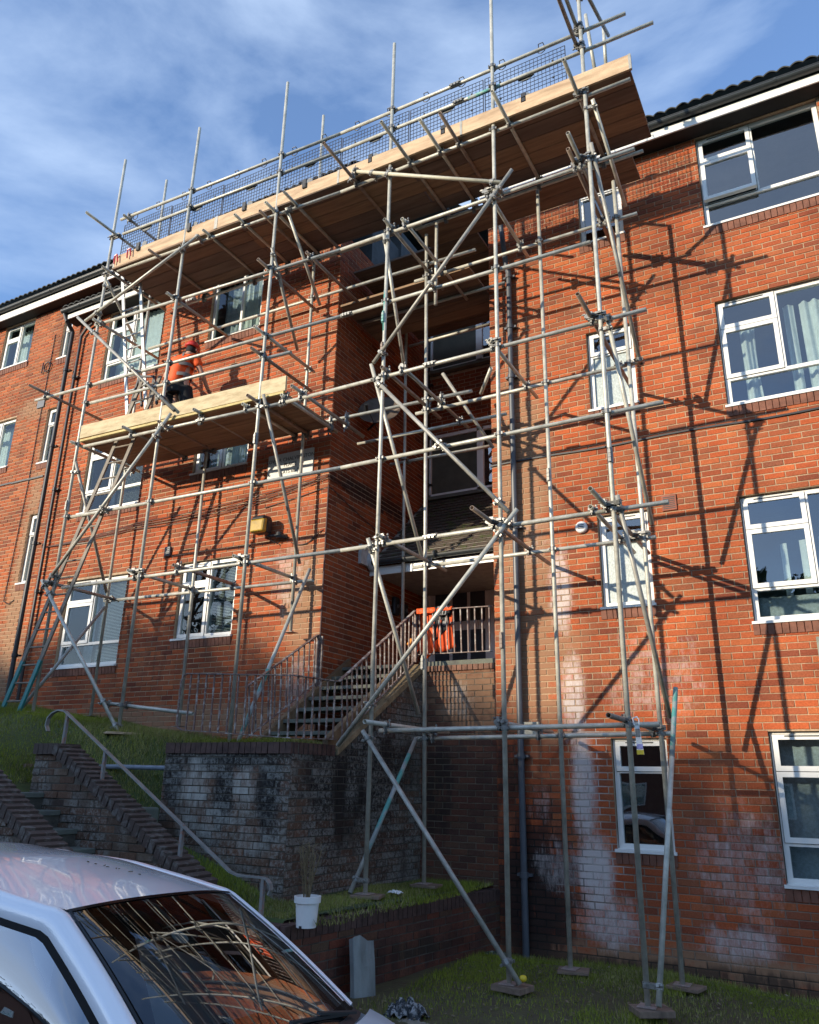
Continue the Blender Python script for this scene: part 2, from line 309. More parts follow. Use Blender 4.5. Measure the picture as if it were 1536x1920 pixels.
# ------------------------------------------------------------------ brick walls
BR_L, BR_H = .215, .065
def full_brick(mt, nm, d=.012, L=BR_L, H=BR_H):
    b = MB(); e = .003
    # a stretcher seen from -Y: front face at y=-d with chamfered arris
    x, z = L/2, H/2
    f = [(-x+e, -d, -z+e), (x-e, -d, -z+e), (x-e, -d, z-e), (-x+e, -d, z-e)]
    k = [(-x, -d+e, -z), (x, -d+e, -z), (x, -d+e, z), (-x, -d+e, z)]
    r = [(-x, .02, -z), (x, .02, -z), (x, .02, z), (-x, .02, z)]
    b.poly(f)
    for i in range(4):
        j = (i+1) % 4; b.quad(k[i], k[j], f[j], f[i]); b.quad(r[i], r[j], k[j], k[i])
    return b.mesh(nm, mt)

def brick_wall(parent, P0, U, L, z0, z1, holes, mt, mort, indiv=300, course=.075, bl=.225, reveal=.10, ztop=None, zbot=None, pname='brick', seed=1, off=.0, wear=.002, minpx=0):
    """U along the wall so that the outward normal is (Uy,-Ux). holes: (u0,u1,z0,z1). ztop/zbot(u): clip functions"""
    rr = random.Random(seed); U = Vector((U[0], U[1], 0)).normalized(); Nn = Vector((U.y, -U.x, 0)); P0 = Vector((P0[0], P0[1], 0))
    def pt(u, d, z): q = P0+U*u+Nn*d; return (q.x, q.y, z)
    g = (bl-BR_L)/2 if bl == .225 else .005; gh = (course-BR_H)/2 if course == .075 else .005
    # mortar panels between the openings
    mb = MB(); zs = sorted({z0, z1, *[h[2] for h in holes], *[h[3] for h in holes]}); zs = [z for z in zs if z0 <= z <= z1]
    for a, b_ in zip(zs[:-1], zs[1:]):
        zc = (a+b_)/2; us = [0.0]
        for h in sorted(holes):
            if h[2] < zc < h[3]: us += [h[0], h[1]]
        us.append(L)
        for i in range(0, len(us), 2):
            if us[i+1]-us[i] > 1e-4:
                if ztop is None and zbot is None: mb.quad(pt(us[i], 0, a), pt(us[i+1], 0, a), pt(us[i+1], 0, b_), pt(us[i], 0, b_))
                else:
                    n = max(1, int((us[i+1]-us[i])/.3))
                    for k in range(n):
                        ua = us[i]+(us[i+1]-us[i])*k/n; ub = us[i]+(us[i+1]-us[i])*(k+1)/n
                        ta = min(b_, ztop(ua)) if ztop else b_; tb = min(b_, ztop(ub)) if ztop else b_
                        ba = max(a, zbot(ua)) if zbot else a; bb = max(a, zbot(ub)) if zbot else a
                        if ta > ba or tb > bb: mb.quad(pt(ua, 0, ba), pt(ub, 0, bb), pt(ub, 0, max(tb, bb)), pt(ua, 0, max(ta, ba)))
    for h in holes:
        if h[2] < z0-.01 or len(h) > 4: continue
        for a, b_, c, d in (((h[0], h[2]), (h[0], h[3]), 0, 0), ((h[1], h[3]), (h[1], h[2]), 0, 0), ((h[0], h[3]), (h[1], h[3]), 0, 0), ((h[1], h[2]), (h[0], h[2]), 0, 0)):
            mb.quad(pt(a[0], 0, a[1]), pt(b_[0], 0, b_[1]), pt(b_[0], -reveal, b_[1]), pt(a[0], -reveal, a[1]), 0)
    mb.build('mortar', mort, parent)
    cand = []; st = MB(); i = 0; z = z0
    while z < z1-.03:
        za, zb = z+gh, min(z+course-gh, z1)
        zc = (za+zb)/2
        segs = [(0., L)]
        for h in holes:
            if h[2]-.012 < zb and h[3]+.012 > za and min(zb, h[3])-max(za, h[2]) > .012:
                ns = []
                for s in segs:
                    if h[1] <= s[0] or h[0] >= s[1]: ns.append(s)
                    else:
                        if h[0] > s[0]: ns.append((s[0], h[0]))
                        if h[1] < s[1]: ns.append((h[1], s[1]))
                segs = ns
        ph = (0 if i % 2 == 0 else bl/2)+off; u = -bl+(ph % bl)
        while u < L:
            for s in segs:
                a = max(u+g, s[0]); b_ = min(u+bl-g, s[1])
                if b_-a < .03: continue
                um = (a+b_)/2
                if ztop and zb > ztop(um)+.01: continue
                if zbot and za < zbot(um)-.06: continue
                d = .007+rr.uniform(-wear, wear); t = rr.random(); full = abs((b_-a)-(bl-2*g)) < .002 and abs((zb-za)-(course-2*gh)) < .002
                c = pt(um, 0, zc); q = px(c)
                vis = q is not None and -20 < q[0] < 1556 and -20 < q[1] < 1940
                cand.append((full and vis, Vector(c).length, a, b_, za, zb, d, t, c, rr.uniform(-.004, .004)))
            u += bl
        z += course; i += 1
    ordr = sorted([k for k in range(len(cand)) if cand[k][0]], key=lambda k: cand[k][1])[:indiv]
    chosen = set(ordr)
    if chosen:
        me = full_brick(mt, pname, .0, bl-2*g, course-2*gh); ang = math.atan2(U.y, U.x)
        for k in ordr:
            c = cand[k]; P = Vector(c[8])+Nn*c[6]
            o = place(pname, me, parent, Matrix.Translation(P) @ Matrix.Rotation(ang, 4, 'Z') @ Matrix.Rotation(c[9]*.6, 4, 'Y'))
    for k, c in enumerate(cand):
        if k in chosen: continue
        a, b_, za, zb, d, t = c[2:8]; e = .003; j1, j2 = rr.uniform(-.0015, .0015), rr.uniform(-.0015, .0015)
        if b_-a < .02 or zb-za < .012: continue
        f = [pt(a+e, d, za+e+j1), pt(b_-e, d, za+e+j2), pt(b_-e, d, zb-e+j2), pt(a+e, d, zb-e+j1)]
        r = [pt(a, -.004, za), pt(b_, -.004, za), pt(b_, -.004, zb), pt(a, -.004, zb)]
        n = len(st.v); st.v += f+r; st.f.append((n, n+1, n+2, n+3)); st.m.append(0); st.t.append(t)
        for q in range(4):
            w = (q+1) % 4; st.f.append((n+4+q, n+4+w, n+w, n+q)); st.m.append(0); st.t.append(t)
    if st.f: st.build('brickwork', mt, parent, kind='stuff')

def sill_bricks(parent, me, X0, X1, Y, z, name='sill_brick'):
    n = int(round((X1-X0)/.075)); s = (X1-X0)/n
    for k in range(n):
        place(name, me, parent, Matrix.Translation((X0+s*(k+.5), Y-random.uniform(0, .004), z)) @ Matrix.Rotation(.12, 4, 'X') @ Matrix.Rotation(random.uniform(-.01, .01), 4, 'Y'))

def sill_mesh(mt, L=.115):
    b = MB(); b.box(-.0325, .0325, -.03, .09, -L, 0); return b.mesh('sill_brick', mt)

# ------------------------------------------------------------------ windows
def window(parent, X0, Zt, Wd, H, Y, kind, fill='dark', rnd=0, openv=False):
    """a uPVC window: X0 left edge, Zt top, frame front set back from wall plane Y"""
    yf = Y+.055; F = .055; fr = MB()
    def rect(x0, x1, z0, z1, w, ya, yb, mb):
        mb.box(x0, x1, ya, yb, z1-w, z1); mb.box(x0, x1, ya, yb, z0, z0+w)
        mb.box(x0, x0+w, ya, yb, z0+w, z1-w); mb.box(x1-w, x1, ya, yb, z0+w, z1-w)
    x0, x1, z1, z0 = X0, X0+Wd, Zt, Zt-H
    rect(x0+.008, x1-.008, z0+.03, z1-.006, F, yf, yf+.06, fr)
    panes = []; sashes = []
    if kind == 'A':
        xm = x0+Wd*.455; zb = z0+.40; zv = z1-.40
        fr.box(xm-.022, xm+.022, yf+.001, yf+.058, zb+.02, z1-F); fr.box(x0+F, x1-F, yf+.002, yf+.057, zb-.02, zb+.025)
        fr.box(x0+F, xm-.022, yf+.003, yf+.056, zv-.015, zv+.015)
        sashes = [(x0+.03, xm-.005, zv+.003, z1-.03, 1), (x0+.03, xm-.005, zb+.012, zv-.004, 0)]
        panes = [(xm+.022, x1-F, zb+.025, z1-F), (x0+F, x1-F, z0+.03+F, zb-.02)]
    elif kind == 'B':
        zv = z1-H*.30; fr.box(x0+F, x1-F, yf+.003, yf+.056, zv-.018, zv+.018)
        sashes = [(x0+.035, x1-.035, zv+.004, z1-.03, 1)]; panes = [(x0+F, x1-F, z0+.03+F, zv-.018)]
    elif kind == 'C':
        xm = x0+Wd*.5; zv = z1-.36
        fr.box(xm-.022, xm+.022, yf+.001, yf+.058, z0+.03+F, z1-F); fr.box(x0+F, xm-.022, yf+.003, yf+.056, zv-.015, zv+.015)
        sashes = [(x0+.03, xm-.005, zv+.003, z1-.03, 1), (x0+.03, xm-.005, z0+.05, zv-.004, 0)]
        panes = [(xm+.022, x1-F, z0+.03+F, z1-F)]
    elif kind == 'D':
        xm = x0+Wd*.58; fr.box(xm-.022, xm+.022, yf+.001, yf+.058, z0+.03+F, z1-F)
        panes = [(x0+F, xm-.022, z0+.03+F, z1-F), (xm+.022, x1-F, z0+.03+F, z1-F)]
    w = fr.build('window', M_UPVC, parent)
    sl = MB(); sl.hexa([(x0-.02, Y-.045, z0-.004), (x1+.02, Y-.045, z0-.004), (x1+.02, yf+.05, z0), (x0-.02, yf+.05, z0), (x0-.02, Y-.045, z0+.026), (x1+.02, Y-.045, z0+.026), (x1+.02, yf+.05, z0+.036), (x0-.02, yf+.05, z0+.036)])
    sl.build('sill', M_UPVC, w)
    G0 = M_GLASS if x0 > -3 else M_GLASSL; gl = M_FROST if fill == 'frost' else G0
    def pane(a, b_, c, d, y, mt=None, M=None):
        p = MB(); p.box(a-.004, b_+.004, y, y+.006, c-.004, d+.004); o = p.build('pane', mt or gl, w); 
        if M: o.matrix_local = M
    for a, b_, c, d, vent in sashes:
        s = MB(); rect(a, b_, c, d, .052, yf-.014, yf+.04, s); s.box(a-.006, b_+.006, yf-.002, yf+.01, c-.006, d+.006) if 0 else None
        M = None
        if openv and not vent:
            M = Matrix.Translation((0, yf, d)) @ Matrix.Rotation(-.13, 4, 'X') @ Matrix.Translation((0, -yf, -d))
        o = s.build('sash', M_UPVC, w); 
        if M: o.matrix_local = M
        k = MB(); rect(a-.005, b_+.005, c-.005, d+.005, .006, yf-.003, yf+.002, k); k.build('seal', M_SEAL, w)
        pane(a+.052, b_-.052, c+.052, d-.052, yf+.008, G0 if (fill == 'frost' and vent) else None, M)
        if vent:
            t = MB(); t.box(a+.12, b_-.12, yf-.020, yf-.0145, d-.022, d-.010); t.build('trickle_vent', M_BLK, w)
    for a, b_, c, d in panes: pane(a, b_, c, d, yf+.03)
    # what is behind
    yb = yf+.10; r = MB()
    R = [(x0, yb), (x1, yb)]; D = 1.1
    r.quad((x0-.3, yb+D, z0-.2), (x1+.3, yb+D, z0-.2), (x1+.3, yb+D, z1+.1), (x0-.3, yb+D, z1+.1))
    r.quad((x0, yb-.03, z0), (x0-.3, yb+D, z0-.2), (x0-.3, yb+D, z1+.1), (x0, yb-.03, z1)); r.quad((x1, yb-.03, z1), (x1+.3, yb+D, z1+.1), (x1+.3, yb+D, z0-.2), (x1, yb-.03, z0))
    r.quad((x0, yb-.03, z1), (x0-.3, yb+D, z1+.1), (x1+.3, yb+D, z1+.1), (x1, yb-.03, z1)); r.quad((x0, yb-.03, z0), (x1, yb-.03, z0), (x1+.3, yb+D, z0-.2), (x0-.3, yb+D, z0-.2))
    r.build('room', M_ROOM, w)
    def curtain(xa, xb, za, zb_, mt, y=yb+.10, amp=.022, gather=0.):
        P = []; n = 26; mbc = MB()
        for i in range(n+1):
            f = i/n; row = []
            for j in range(7):
                h = j/6; gx = xa+(xb-xa)*(f*(1-gather*math.sin(h*math.pi*.9)*.7)+gather*.15*math.sin(h*math.pi))
                row.append((gx, y+amp*math.sin(f*(xb-xa)*55+h*1.5), za+(zb_-za)*h))
            P.append(row)
        mbc.grid(P); mbc.build('curtain', mt, w, smooth=True)
    if fill == 'curtains':
        curtain(x0+.22, x0+.42, z0+.0, z1-.28, M_CURT, gather=.3); curtain(x0+Wd*.5, x0+Wd*.58, z0+.02, z1-.15, M_CURT); curtain(x0+Wd*.62, x1-.05, z0+.12, z1-.15, M_CURT, amp=.035)
    elif fill == 'strips':
        for k in range(4): curtain(x0+.35+k*.2, x0+.42+k*.2, z0+.18, z1-.55+.02*k, M_CURT, amp=.008)
        curtain(x0+.04, x1-.04, z0, z0+.33, M_LACE, y=yb+.06)
    elif fill == 'lace': curtain(x0+.04, x1-.04, z0, z1-.05, M_LACE)
    elif fill == 'net': curtain(x0+.04, x1-.04, z0, z1-.05, M_CURT)
    elif fill == 'half': curtain(x0+Wd*.5, x1-.02, z0, z1-.05, M_CURT); curtain(x0+.04, x0+Wd*.5, z0, z1-.05, M_LACE, y=yb+.16)
    elif fill == 'blind':
        b = MB(); xa = x0+Wd*.5; z = z0+.08
        while z < z1-.06: b.hexa([(xa, yb+.02, z), (x1-.04, yb+.02, z), (x1-.04, yb+.045, z+.012), (xa, yb+.045, z+.012), (xa, yb+.02, z+.002), (x1-.04, yb+.02, z+.002), (x1-.04, yb+.045, z+.014), (xa, yb+.045, z+.014)]); z += .024
        b.build('blind', M_BLIND, w)
        b = MB(); b.quad((x0+.1, yb+.3, z0), (x0+.32, yb+.3, z0), (x0+.32, yb+.3, z1), (x0+.1, yb+.3, z1)); b.build('curtain', M_LACE, w)
    return w

# ================================================================== GROUND
def ground_h(x, y):
    if x > -3.93: return -1.78 - .02*max(0, x+3) + .025*math.sin(x*2.1+y)*math.cos(y*1.7) - (.0 if y < 9 else .05)
    q = .36+.135*max(0, -6.9-x)-max(0, 7.15-y)*.25; q = min(q, 1.02)
    p = -1.14+.33*max(0, -5.2-x)+.012*math.sin(x*3+y*2)
    if x > -5.19: h = p
    elif x > -6.92: h = q if y > 6.98 else p
    else:
        k7 = min(1, max(0, (-7-x)/1.2)); w = min(1, max(0, (y-6.7+.35*k7)/(1.1-.05*k7))); w = w*w*(3-2*w); h = p*(1-w)+q*w
        if x < -7.9: k = min(1, (-7.9-x)/1.2); h = h*(1-k)+max(h, q)*k
    if y < 6.0 and x > -8.1: h = min(h, -1.45+.565*max(0, -5.2-x)-.28 if x < -5.25 else -1.86)
    return h
def ground_sheet(name, xs, ys, mt, hf, kind='structure'):
    b = MB(); P = [[(x, y, hf(x, y)) for x in xs] for y in ys]; b.grid(P)
    return b.build(name, mt, kind=kind, smooth=True)
def fr(a, b, s): n = max(1, int(round((b-a)/s))); return [a+(b-a)*i/n for i in range(n+1)]
M_LAWN = mat('lawn_soil', (.050, .060, .020), .95, noise=.4, nscale=3, bump=.8, bscale=30, col2=(.06, .09, .022))
lawn = ground_sheet('lawn', fr(-4.6, 6, .12), fr(5.3, 9.4, .1), M_SOIL, lambda x, y: ground_h(max(x, -3.92), y))
xs_ = fr(-20, -6.93, .14)+[-6.90]+fr(-6.80, -5.22, .12)+[-5.165]+fr(-5.05, -3.96, .12); ys_ = fr(5.35, 5.93, .1)+[6.07]+fr(6.15, 6.96, .1)+fr(7.0, 9.4, .12); PG = []
for y in ys_:
    xm = -4.50+max(0, y-5.95)*.155 if y > 5.95 else -4.9; PG.append([])
    for x in xs_:
        xx = x if x < -5.05 else -5.05+(x+5.05)*(xm+5.05)/1.09
        PG[-1].append((xx, y, ground_h(min(xx, -3.95), y)))
b = MB(); b.grid(PG); b.build('upper_lawn', M_LAWN, kind='structure', smooth=True)
RS = lambda x: -2.09-.11*(max(-9, min(9, x))+3.3)
XR_ = [-60, -9]+[-9+1.5*k for k in range(1, 13)]+[60]
b = MB(); b.grid([[(x, -60, RS(x)), (x, 4.45, RS(x))] for x in XR_]); b.build('road', M_ASPH, kind='structure')
b = MB(); b.grid([[(x, 4.45, RS(x)-.05), (x, 4.45, RS(x)+.12), (x, 4.57, RS(x)+.12)] for x in XR_]); b.build('kerb', M_CONC, kind='structure')
b = MB(); b.grid([[(x, 4.57, RS(x)+.12), (x, 5.07, RS(x)+.125)]+([(x, 5.35, max(RS(x)+.125, -1.80))] if 1 else []) for x in XR_]); b.build('pavement', M_CONCD, kind='structure')
b = MB(); b.box(-200, 200, -220, 300, -3.2, -2.42); b.build('ground', M_LAWN, kind='structure')

# ================================================================== APARTMENT BLOCKS
def eaves(parent, X0, X1, Yw, zs, Yf, hf, n_open=True, tiles=True, tz=0., cut=None):
    b = MB(); b.box(X0, X1, Yf-.02, Yf, zs-.005, zs+hf); b.build('fascia', M_UPVC, parent)
    b = MB(); b.box(X0, X1, Yf+.001, Yw+.02, zs, zs+.012); b.build('soffit', M_SOFF, parent)
    g = MB(); P = []
    zc = zs+hf+.035; yc = Yf-.075
    for k in range(9):
        a = math.pi*(k/8); P.append([(X0-.02, yc-math.cos(a)*.058, zc-math.sin(a)*.055+.03), (X1+.02, yc-math.cos(a)*.058, zc-math.sin(a)*.055+.03)])
    g.grid(P); g.tube((X0-.02, yc-.058, zc+.03), (X1+.02, yc-.058, zc+.03), .008, 6)
    g.box(X0, X1, yc+.05, yc+.06, zc-.03, zc+.035)
    gg = g.build('gutter', M_GUT, parent)
    x = X0+.5
    while x < X1:
        h = MB(); Q = []
        for k in range(9):
            a = math.pi*(k/8); Q.append([(x-.014, yc-math.cos(a)*.066, zc-math.sin(a)*.063+.034), (x+.014, yc-math.cos(a)*.066, zc-math.sin(a)*.063+.034)])
        h.grid(Q); h.build('gutter_bracket', M_GUT, gg); x += .92
    return zc
def tile_mesh():
    b = MB(); P = []
    for k in range(9):
        f = k/8; x = -.078+.156*f; z = .030*math.sin(f*math.pi) if f < .999 else 0
        P.append([(x, 0, z), (x, .42, z+.0)])
    b.grid(P); b.grid([[(p[0][0], 0, p[0][2]-.016), (p[0][0], 0, p[0][2])] for p in P]); return b.mesh('roof_tile', M_TILE, True)
TILE = tile_mesh()
def tile_roof(parent, X0, X1, Y0, z0, Y1, pitch):
    n = int((X1-X0)/.156); z0 -= .03; c, s = math.cos(pitch), math.sin(pitch)
    for i in range(n):
        place('roof_tile', TILE, parent, Matrix.Translation((X0+.078+i*.156, Y0-random.uniform(0, .012), z0+random.uniform(0, .006))) @ Matrix.Rotation(pitch, 4, 'X') @ Matrix.Rotation(random.uniform(-.02, .02), 4, 'Y'))
    b = MB(); rows = int((Y1-Y0)/c/.33)
    for r in range(1, rows+1):
        y = Y0+r*.33*c; z = z0+r*.33*s+.012
        for i in range(n):
            P = []
            for k in range(5):
                f = k/4; P.append([(X0+i*.156+.156*f, y, z+.03*math.sin(f*math.pi)), (X0+i*.156+.156*f, y+.42*c, z+.42*s+.03*math.sin(f*math.pi)-.02)])
            b.grid(P)
    if rows > 0: b.build('tiling', M_TILE, parent, kind='stuff')

# ---- right-hand block
RB = thing('apartment_block', 'four storey red brick block wing right of the stairwell with wide white windows', 'building')
xA, zA = -.79, [8.45, 5.84, 3.20, .56]; xB = -2.46
X0 = -3.87
holes = [(xA-X0, xA+1.5-X0, z-1.5, z) for z in zA]+[(xB-X0, xB+.62-X0, z-1.2, z) for z in (8.45, 5.84, 3.20, .50)]
brick_wall(RB, (X0, 9.37), (1, 0), 6.6, -1.9, 8.46, holes, M_BR, M_MORT_R, seed=3)
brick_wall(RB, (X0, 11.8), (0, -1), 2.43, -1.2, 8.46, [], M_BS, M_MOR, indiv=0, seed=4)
RSILL = sill_mesh(mat('sill_brick_red', (.20, .085, .055), .85, noise=.35, nscale=9))
for z, f in zip(zA, ('dark', 'curtains', 'strips', 'lace')):
    window(RB, xA, z, 1.5, 1.5, 9.37, 'A', f, openv=(f == 'dark')); sill_bricks(RB, RSILL, xA-.02, xA+1.52, 9.37, z-1.502)
for z, f in zip((8.45, 5.84, 3.20, .50), ('dark', 'frost', 'frost', 'dark')):
    window(RB, xB, z, .62, 1.2, 9.37, 'B', f); sill_bricks(RB, RSILL, xB-.02, xB+.64, 9.37, z-1.202)
eaves(RB, -3.9, 2.8, 9.37, 8.462, 9.13, .115)
tile_roof(RB, -3.9, 2.7, 8.98, 8.75, 9.9, .50)
b = MB(); b.quad((-3.9, 9.0, 8.74), (2.8, 9.0, 8.74), (2.8, 15, 11.9), (-3.9, 15, 11.9)); b.quad((-3.9, 15, 11.9), (2.8, 15, 11.9), (2.8, 21, 8.7), (-3.9, 21, 8.7)); b.build('roof', M_TILE, RB)
b = MB(); b.box(-3.85, 2.7, 10.9, 20.5, -1.9, 8.7); b.build('light_block', M_ROOM, RB)  # solid bulk box added behind the wall so no light leaks through
b = MB(); n = 22
for i in range(n):
    xa, xb_ = -3.89+6.5*i/n, -3.89+6.5*(i+1)/n; za = 4.125+.012*math.sin(i*.9); zb_ = 4.125+.012*math.sin((i+1)*.9)
    b.hexa([(xa, 9.345, za-.012), (xb_, 9.345, zb_-.012), (xb_, 9.38, zb_-.012), (xa, 9.38, za-.012), (xa, 9.345, za+.010), (xb_, 9.345, zb_+.010), (xb_, 9.38, zb_+.010), (xa, 9.38, za+.010)])
b.build('damp_course', M_BLK, RB)
# vents and holes
b = MB(); b.lathe([(.075, 0), (.078, -.03), (.070, -.05), (.05, -.055), (.0, -.055)], n=20); o = b.build('round_vent', M_WHITE, RB, loc=(-2.66, 9.365, 3.07), rot=(-math.pi/2, 0, 0), smooth=True)
b.__init__(); b.box(-.04, .04, -.062, -.057, -.006, .006); b.box(-.04, .04, -.062, -.057, .018, .028); b.box(-.04, .04, -.062, -.057, -.028, -.018); b.build('vent_slot', M_BLK, RB, loc=(-2.66, 9.37, 3.07))
b = MB(); b.box(-.085, .085, -.012, .01, -.10, .10); a = b.build('air_brick', mat('terracotta', (.30, .10, .06), .8), RB, loc=(-1.57, 9.355, 3.24))
b = MB()
for k in range(7): b.box(-.07, .07, -.002, .004, -.08+k*.0235, -.070+k*.0235)
b.build('grille', M_BLK, a, loc=(0, -.0125, 0))
b = MB(); b.box(-.10, .10, -.06, 0, -.075, .075); mbx = b.build('meter_cover', mat('old_cream', (.42, .40, .32), .6, noise=.3, nscale=25), RB, loc=(-3.40, 9.36, .62), bevel=.006)
b = MB(); b.box(-.07, .07, -.066, -.061, .005, .045); b.build('cover_slot', M_BLK, mbx)

def pipe(parent_label, cat, X, Y, z0, z1, r, mt, bends=None, group=None, cols=(0,), name='downpipe'):
    t = thing(name, parent_label, cat, group)
    b = MB(); b.tube((X, Y, z0), (X, Y, z1), r, 14)
    if bends: b.path(bends, r, 12)
    b.build('pipe', mt, t, smooth=False)
    for z in cols:
        c = MB(); c.tube((X, Y, z-.03), (X, Y, z+.03), r+.012, 14); c.box(X-.05-r, X+.05+r, Y+r*.2, Y+r+.03, z-.015, z+.015); c.build('collar', mt, t)
    return t
pipe('dark blue grey downpipe running up the brick pier beside the recessed stairwell', 'downpipe', -3.53, 9.29, -1.86, 7.15, .038, M_PIPE, [(-3.53, 9.29, 7.1), (-3.56, 9.27, 7.25), (-3.60, 9.2, 7.9), (-3.60, 9.05, 8.6)], cols=(7.05, 5.4, 3.18, .3, -1.0, 6.2))

# ---- left bay
LB = thing('apartment_block', 'projecting red brick bay left of the stairwell behind the scaffold, flood light on it', 'building')
X1 = -12.35; XR = -6.17
hl = [(-11.5-X1, -10.04-X1, 1.62, 3.12), (-11.5-X1, -10.04-X1, 4.32, 5.82), (-11.5-X1, -10.04-X1, 6.93, 8.43),
      (-8.88-X1, -7.74-X1, 1.93, 3.15), (-8.88-X1, -7.74-X1, 4.62, 5.80), (-8.88-X1, -7.74-X1, 7.08, 8.43)]
brick_wall(LB, (X1, 8.75), (1, 0), XR-X1, .3, 8.44, hl, M_BL, M_MO, seed=5)
M_RV = RSILL
for (xa, zt, wd, h, k, f) in ((-11.5, 3.12, 1.46, 1.5, 'A', 'blind'), (-11.5, 5.82, 1.46, 1.5, 'A', 'blind'), (-11.5, 8.43, 1.46, 1.5, 'A', 'net'),
                              (-8.88, 3.15, 1.14, 1.22, 'C', 'blind'), (-8.88, 5.80, 1.14, 1.18, 'C', 'half'), (-8.88, 8.43, 1.14, 1.35, 'D', 'half')):
    window(LB, xa, zt, wd, h, 8.75, k, f); sill_bricks(LB, RSILL, xa-.02, xa+wd+.02, 8.75, zt-h-.002)
# side wall of the bay, one side of the stairwell recess
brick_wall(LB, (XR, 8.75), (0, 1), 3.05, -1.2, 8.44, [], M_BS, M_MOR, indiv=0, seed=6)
brick_wall(LB, (X1, 9.4), (0, -1), .65, .3, 8.44, [], M_BF, M_MOR, indiv=0, seed=8)
eaves(LB, -12.5, -6.1, 8.75, 8.442, 8.50, .095)
tile_roof(LB, -12.5, -6.1, 8.40, 8.70, 9.3, .42)
b = MB(); b.box(-12.3, -6.35, 9.95, 20, .3, 9.6); b.build('light_block', M_ROOM, LB)  # bulk box for the bay, added to block stray light
b = MB(); b.quad((-12.5, 8.45, 8.69), (-6.15, 8.45, 8.69), (-6.15, 9.4, 9.1), (-12.5, 9.4, 9.1)); b.build('roof', M_TILE, LB)

# ---- far-left block with the higher roof
FB = thing('apartment_block', 'taller neighbouring brick block at the far left edge with its own white fascia', 'building')
X2 = -19.5
hf = [(-15.85-X2, -14.82-X2, 8.55, 9.68), (-15.85-X2, -14.82-X2, 6.05, 7.22), (-15.85-X2, -14.82-X2, 3.5, 4.7),
      (-13.78-X2, -13.50-X2, 8.33, 9.35), (-13.80-X2, -13.50-X2, 5.93, 7.18), (-13.76-X2, -13.46-X2, 3.42, 4.85)]
brick_wall(FB, (X2, 9.37), (1, 0), 13.3, .5, 9.70, hf+[(7.13, 13.31, .49, 8.95, 0)], M_BF, M_MO, seed=9)
for (xa, zt, wd, h, k) in ((-15.85, 9.68, 1.03, 1.13, 'D'), (-15.85, 7.22, 1.03, 1.17, 'D'), (-15.85, 4.7, 1.03, 1.2, 'D')):
    window(FB, xa, zt, wd, h, 9.37, 'C', 'net'); sill_bricks(FB, RSILL, xa-.02, xa+wd+.02, 9.37, zt-h-.002)
for (xa, zt, wd, h) in ((-13.78, 9.35, .28, 1.02), (-13.80, 7.18, .30, 1.25), (-13.76, 4.85, .30, 1.43)):
    window(FB, xa, zt, wd, h, 9.37, 'B', 'net'); sill_bricks(FB, RSILL, xa-.02, xa+wd+.02, 9.37, zt-h-.002)
eaves(FB, -20, -6.1, 9.37, 9.702, 9.13, .16)
tile_roof(FB, -20, -6.1, 8.98, 10.05, 9.9, .50)
b = MB(); b.quad((-20, 9.0, 10.04), (-6.1, 9.0, 10.04), (-6.1, 15, 13.2), (-20, 15, 13.2)); b.quad((-20, 15, 13.2), (-6.1, 15, 13.2), (-6.1, 21, 10), (-20, 21, 10)); b.build('roof', M_TILE, FB)
b = MB(); b.box(-19.4, -6.3, 10.9, 20.5, .3, 10.0); b.build('light_block', M_ROOM, FB)  # unseen body of the far block, added against light leaks
b = MB()
for i in range(12):
    xa, xb_ = -19.5+5.95*i/12, -19.5+5.95*(i+1)/12; b.box(xa, xb_, 9.342, 9.38, 5.63+.01*math.sin(i), 5.665+.01*math.sin(i))
b.build('damp_course', M_BLK, FB)
b = MB(); b.box(-.11, .11, -.02, .01, -.09, .09); b.build('air_brick', M_PIPE, FB, loc=(-14.05, 9.36, 7.35)); b.build('air_brick', M_PIPE, FB, loc=(-15.0, 9.36, 4.55))

# ---- stairwell back wall, porch, door
SW = thing('stairwell', 'deep shaded stairwell recess with flat entrance doors and landing windows between the two brick wings', 'stairwell')
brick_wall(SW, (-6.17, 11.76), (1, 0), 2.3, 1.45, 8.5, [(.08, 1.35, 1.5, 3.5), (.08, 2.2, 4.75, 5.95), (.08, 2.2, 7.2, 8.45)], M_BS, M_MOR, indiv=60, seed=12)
b = MB(); b.box(-6.15, -3.9, 12.0, 20, 1.4, 8.6); b.build('light_block', M_ROOM, SW)  # box added behind the stairwell wall to keep light out
M_PANEL = mat('spandrel_panel', (.085, .08, .055), .7, noise=.2, nscale=5)
for zt in (5.95, 8.45):
    w = MB(); x0, x1, z0 = -6.09, -3.97, zt-1.2
    for (a, c, d, e) in ((x0, x1, zt-.06, zt), (x0, x1, z0, z0+.07), (x0, x0+.07, z0, zt), (x1-.07, x1, z0, zt), (-5.12, -5.0, z0, zt)): w.box(a, c, 11.70, 11.765, d, e)
    w = w.build('window', M_UPVC, SW)
    p = MB(); p.box(x0+.06, -5.1, 11.735, 11.745, z0+.05, zt-.05); p.build('panel', M_PANEL, w)
    p = MB(); p.box(-5.02, x1-.06, 11.735, 11.742, z0+.05, zt-.05); p.build('pane', M_GLASS, w)
    p = MB(); p.box(x0-.03, x1+.03, 11.62, 11.72, z0-.06, z0); p.build('sill', M_CONCD, w)
